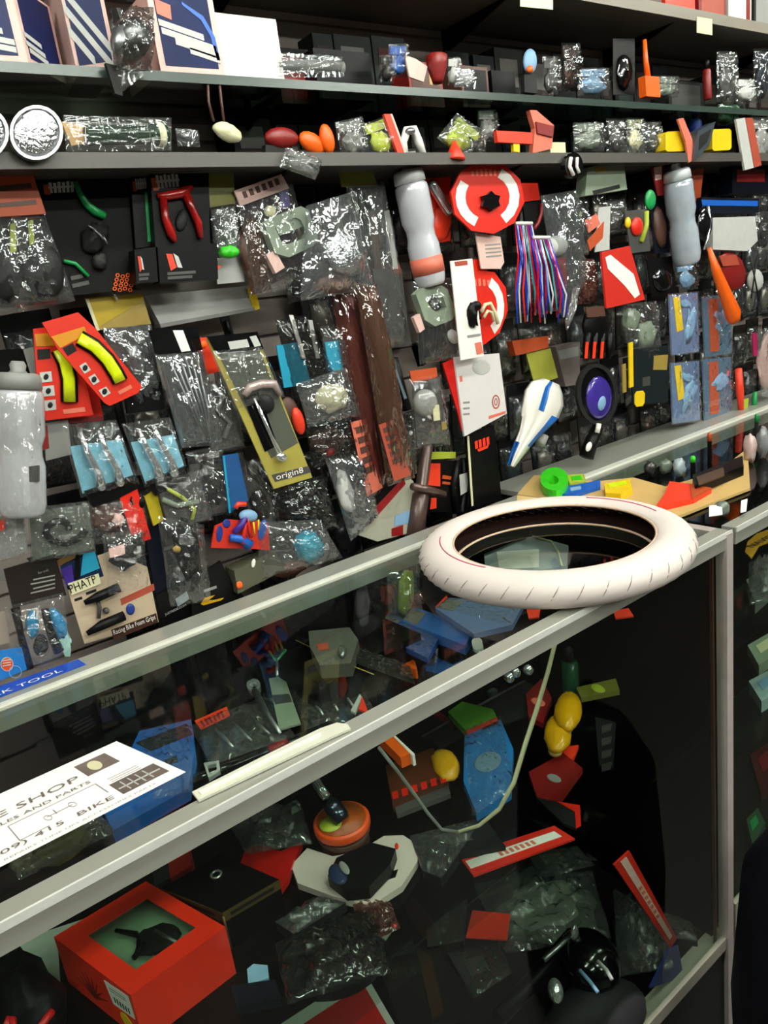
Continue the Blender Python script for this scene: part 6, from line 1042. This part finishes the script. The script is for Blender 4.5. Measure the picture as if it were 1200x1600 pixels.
# ---------------------------------------------------------------- in the case, bottom deck
z3 = -1.4595
strip('red and white header strip standing on the deck, with a blue triangle tail', .712, [(984, 1330), (1058, 1466), (1048, 1482), (960, 1352)], 'pink', 'redo', [('blue_tail', 'dblue', [('P', [(1046, 1484), (1060, 1478), (1068, 1526), (1016, 1544)], -.01, .004)])], up)
lie('red_card', 'plain bright red square card on the grey cloth bag', 'card', z3 + .09, [('red_card', 'redo', [('P', [(738, 1422), (797, 1428), (792, 1468), (728, 1464)], 0, .004)])])
lie('cloth_bag', 'pale grey-green crumpled bag on the case floor', 'bag', z3, [('contents', 'greenish', [('E', (850, 1424), 80, 46, -10, .03, .028, .4)]), ('bag', 'filmgrey', [('B', [(740, 1382), (920, 1344), (955, 1465), (790, 1490)], .05, .03, .02)])])
lie('clear_bag', 'clear bag of grey parts right of the pale crumpled bag', 'bag', z3, [('contents', 'dgrey', [('E', (1000, 1462), 40, 46, -20, .03, .028, .4)]), ('bag', 'filmgrey', [('B', [(958, 1390), (1030, 1420), (1054, 1512), (966, 1526)], .06, .02, .02)])])
lie('bar_tool', 'long black bar with a chrome end lying on the case floor', 'bar', z3 + .16, [('bar', 'black', [('T', [(780, 1590), (840, 1524), (896, 1462)], 13, 0)]), ('chrome_edge', 'steel', [('T', [(850, 1500), (878, 1474), (902, 1454)], 4, .03)]), ('chrome_end', 'chrome', [('E', (898, 1458), 6, 8, 30, .04, .02)])])
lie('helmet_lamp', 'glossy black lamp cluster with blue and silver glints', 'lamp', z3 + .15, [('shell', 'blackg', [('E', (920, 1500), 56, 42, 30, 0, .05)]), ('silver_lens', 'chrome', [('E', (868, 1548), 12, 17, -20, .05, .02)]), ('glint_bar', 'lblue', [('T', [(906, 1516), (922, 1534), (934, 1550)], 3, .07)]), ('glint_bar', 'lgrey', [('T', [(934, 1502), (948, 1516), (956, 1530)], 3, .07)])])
lie('dome', 'big dark grey dome shaped cover at the bottom of the case', 'cover', z3, [('dome', mat('2b2a2d', .55), [('E', (930, 1592), 84, 50, -20, .07, .07)])])
lie('large_box', 'red box with white border and a silvery glare at the bottom picture edge', 'box', z3, [('carton', mat('c9c4be', .4), [('P', [(400, 1625), (568, 1516), (640, 1640), (500, 1720)], 0, .12)]), ('red_panel', mat('c01c18', .25, 0, .05, 20, 0, 0, 1, None, .5), [('P', [(440, 1622), (568, 1538), (624, 1634), (510, 1700)], .1202, .001)])])
lie('dark_packet', 'black packet with faint grey capital letters on the case floor', 'packet', z3 + .1, [('card', mat('141412', .5), [('P', [(590, 1500), (690, 1480), (720, 1590), (630, 1610)], 0, .01)]), ('faint_lettering', mat('33332f', .5), [('X', 'BMX', (614, 1530), (652, 1522), 16, .012)]), ('amber_side', mat('3a2410', .5), [('P', [(650, 1480), (672, 1490), (694, 1580), (676, 1592)], .0102, .004)])])
lie('black_bag', 'black crumpled bag at the left under the front rail', 'bag', z2, [('black_bag', mat('101012', .4, 0, .2, 20, .6), [('E', (40, 1560), 60, 62, 30, .02, .05, .4)])])
for i, (pts, lb) in enumerate([([(10, 1604), (14, 1592), (20, 1594), (20, 1610)], 'short red rod end at the bottom left corner'), ([(62, 1606), (72, 1592), (82, 1580)], 'slanting red rod right of the other at the bottom left')]):
    lie('red_rod', lb, 'rod', z2 + .09, [('red_rod', mat('c01c1c', .35), [('T', pts, 6, 0)])])

for q, m_, z_, lb in (
    ([(640, 1306), (756, 1276), (790, 1322), (716, 1336), (690, 1372), (660, 1360)], '1b1f20', z2, 'dark grey sleeve lying left of the lying red and white strip'),
    ([(820, 1330), (902, 1322), (930, 1352), (850, 1372)], '20201c', z3 + .05, 'dark olive sleeve below the right end of the lying red and white strip'),
    ([(660, 1400), (730, 1392), (724, 1470), (668, 1480)], '2a1a14', z3, 'dark brown packet left of the red square card on the case floor'),
    ([(560, 1460), (640, 1440), (650, 1490), (590, 1512)], '15171c', z3, 'black packet on the case floor below the red ended cable bag'),
    ([(700, 1490), (780, 1474), (800, 1520), (740, 1560)], '1e1b18', z3, 'black packet on the case floor between the faint lettered packet and chrome ended bar'),
    ([(300, 1560), (372, 1530), (400, 1580), (330, 1640)], '12161e', z3, 'navy packet on the case floor right of the red window box'),
    ([(1020, 1420), (1080, 1440), (1090, 1470), (1050, 1466)], '2c2a26', z3, 'dark packet by the black end panel on the case floor'),
    ([(900, 1280), (1000, 1290), (1010, 1340), (920, 1345)], '1a1c1c', z3, 'wide black packet at the back of the case floor near the end panel'),
    ([(430, 1440), (500, 1400), (540, 1410), (460, 1460)], '1c1c20', z2, 'thin dark sleeve between gilt box and black round part')):
    lie('packet', lb, 'packet', z_, [('body', mat(m_, .45, 0, .4, 25), [('P', q, 0, .018)]), ('faint_label', mat('3c3a36', .5, 0, .4, 40), [('P', sub(q[:4], .2, .2, .6, .6), .0182, .0006)]), ('cover', 'film', [('B', q[:2] + q[-2:], .019, .008, .006)])])
# ---------------------------------------------------------------- in the right hand case
for i, (q, z, m_, m2, lb, cat) in enumerate([
    ([(1166, 906), (1200, 880), (1226, 900), (1180, 940)], -.7795, '6f7a70', 'lgrey', 'grey-green silvery packet on the upper shelf of the right hand case', 'packet'),
    ([(1168, 1008), (1210, 984), (1240, 1000), (1186, 1040)], -1.0495, '8f9a86', 'cream', 'pale sage box on the lower shelf of the right hand case', 'box'),
    ([(1170, 1064), (1214, 1040), (1240, 1066), (1190, 1096)], -1.0495, '9fb4b6', 'lblue', 'pale blue-grey carton near the post in the right hand case', 'box'),
    ([(1172, 1180), (1214, 1150), (1240, 1180), (1190, 1240)], -1.4595, '4a1414', 'dred', 'dark red packet on the floor of the right hand case', 'packet'),
    ([(1166, 1280), (1184, 1262), (1196, 1286), (1176, 1320)], -1.4595, '2a4a34', 'green', 'dark green crumpled packet on the floor of the right hand case', 'packet')]):
    lie('boxed_goods' if cat == 'box' else 'packet', lb, cat, z, [('body', mat(m_, .4, 0, .2, 30), [('P', q, 0, .03)]), ('label', m2, [('P', sub(q, .2, .2, .7, .6), .0302, .001)])])
lie('arched_label', 'yellow arched label with black capitals inside the right hand case', 'label', -.72, [('arch', mat('b88418', .4), [('P', [(1164, 862), (1168, 846), (1182, 834), (1220, 820), (1226, 836), (1186, 852), (1174, 872)], 0, .004)]), ('lettering', 'black', [('X', 'NAVIR', (1176, 856), (1212, 838), 12, .0045)])])
lie('silver_parts_bag', 'crinkled silver bag behind the yellow label in the right hand case', 'bag', -.76, [('contents', 'steel', [('E', (1194, 904), 18, 18, 0, 0.02, .02, .5)]), ('bag', 'filmgrey', [('B', [(1170, 878), (1222, 862), (1224, 930), (1170, 946)], .02, .02, .01)])])

def duffel():
    p = V(1.13, .42, -CZ) ; r = empty('duffel_bag', 'black bag standing on the floor in front of the right hand case', 'bag', p)
    MB().lathe(p, p + Vector((.01, .01, .78)), [(0, .13), (.04, .16), (.5, .17), (.85, .15), (.97, .10), (1, .03)], 28).obj('body', mat('0a0b12', .6, 0, .2, 20, .3), p, r)
    MB().tube([p + Vector((-.05, 0, .76)), p + Vector((-.03, 0, .84)), p + Vector((.05, 0, .84)), p + Vector((.06, 0, .76))], .008, 8).obj('handle', K['black'], p, r)
duffel()
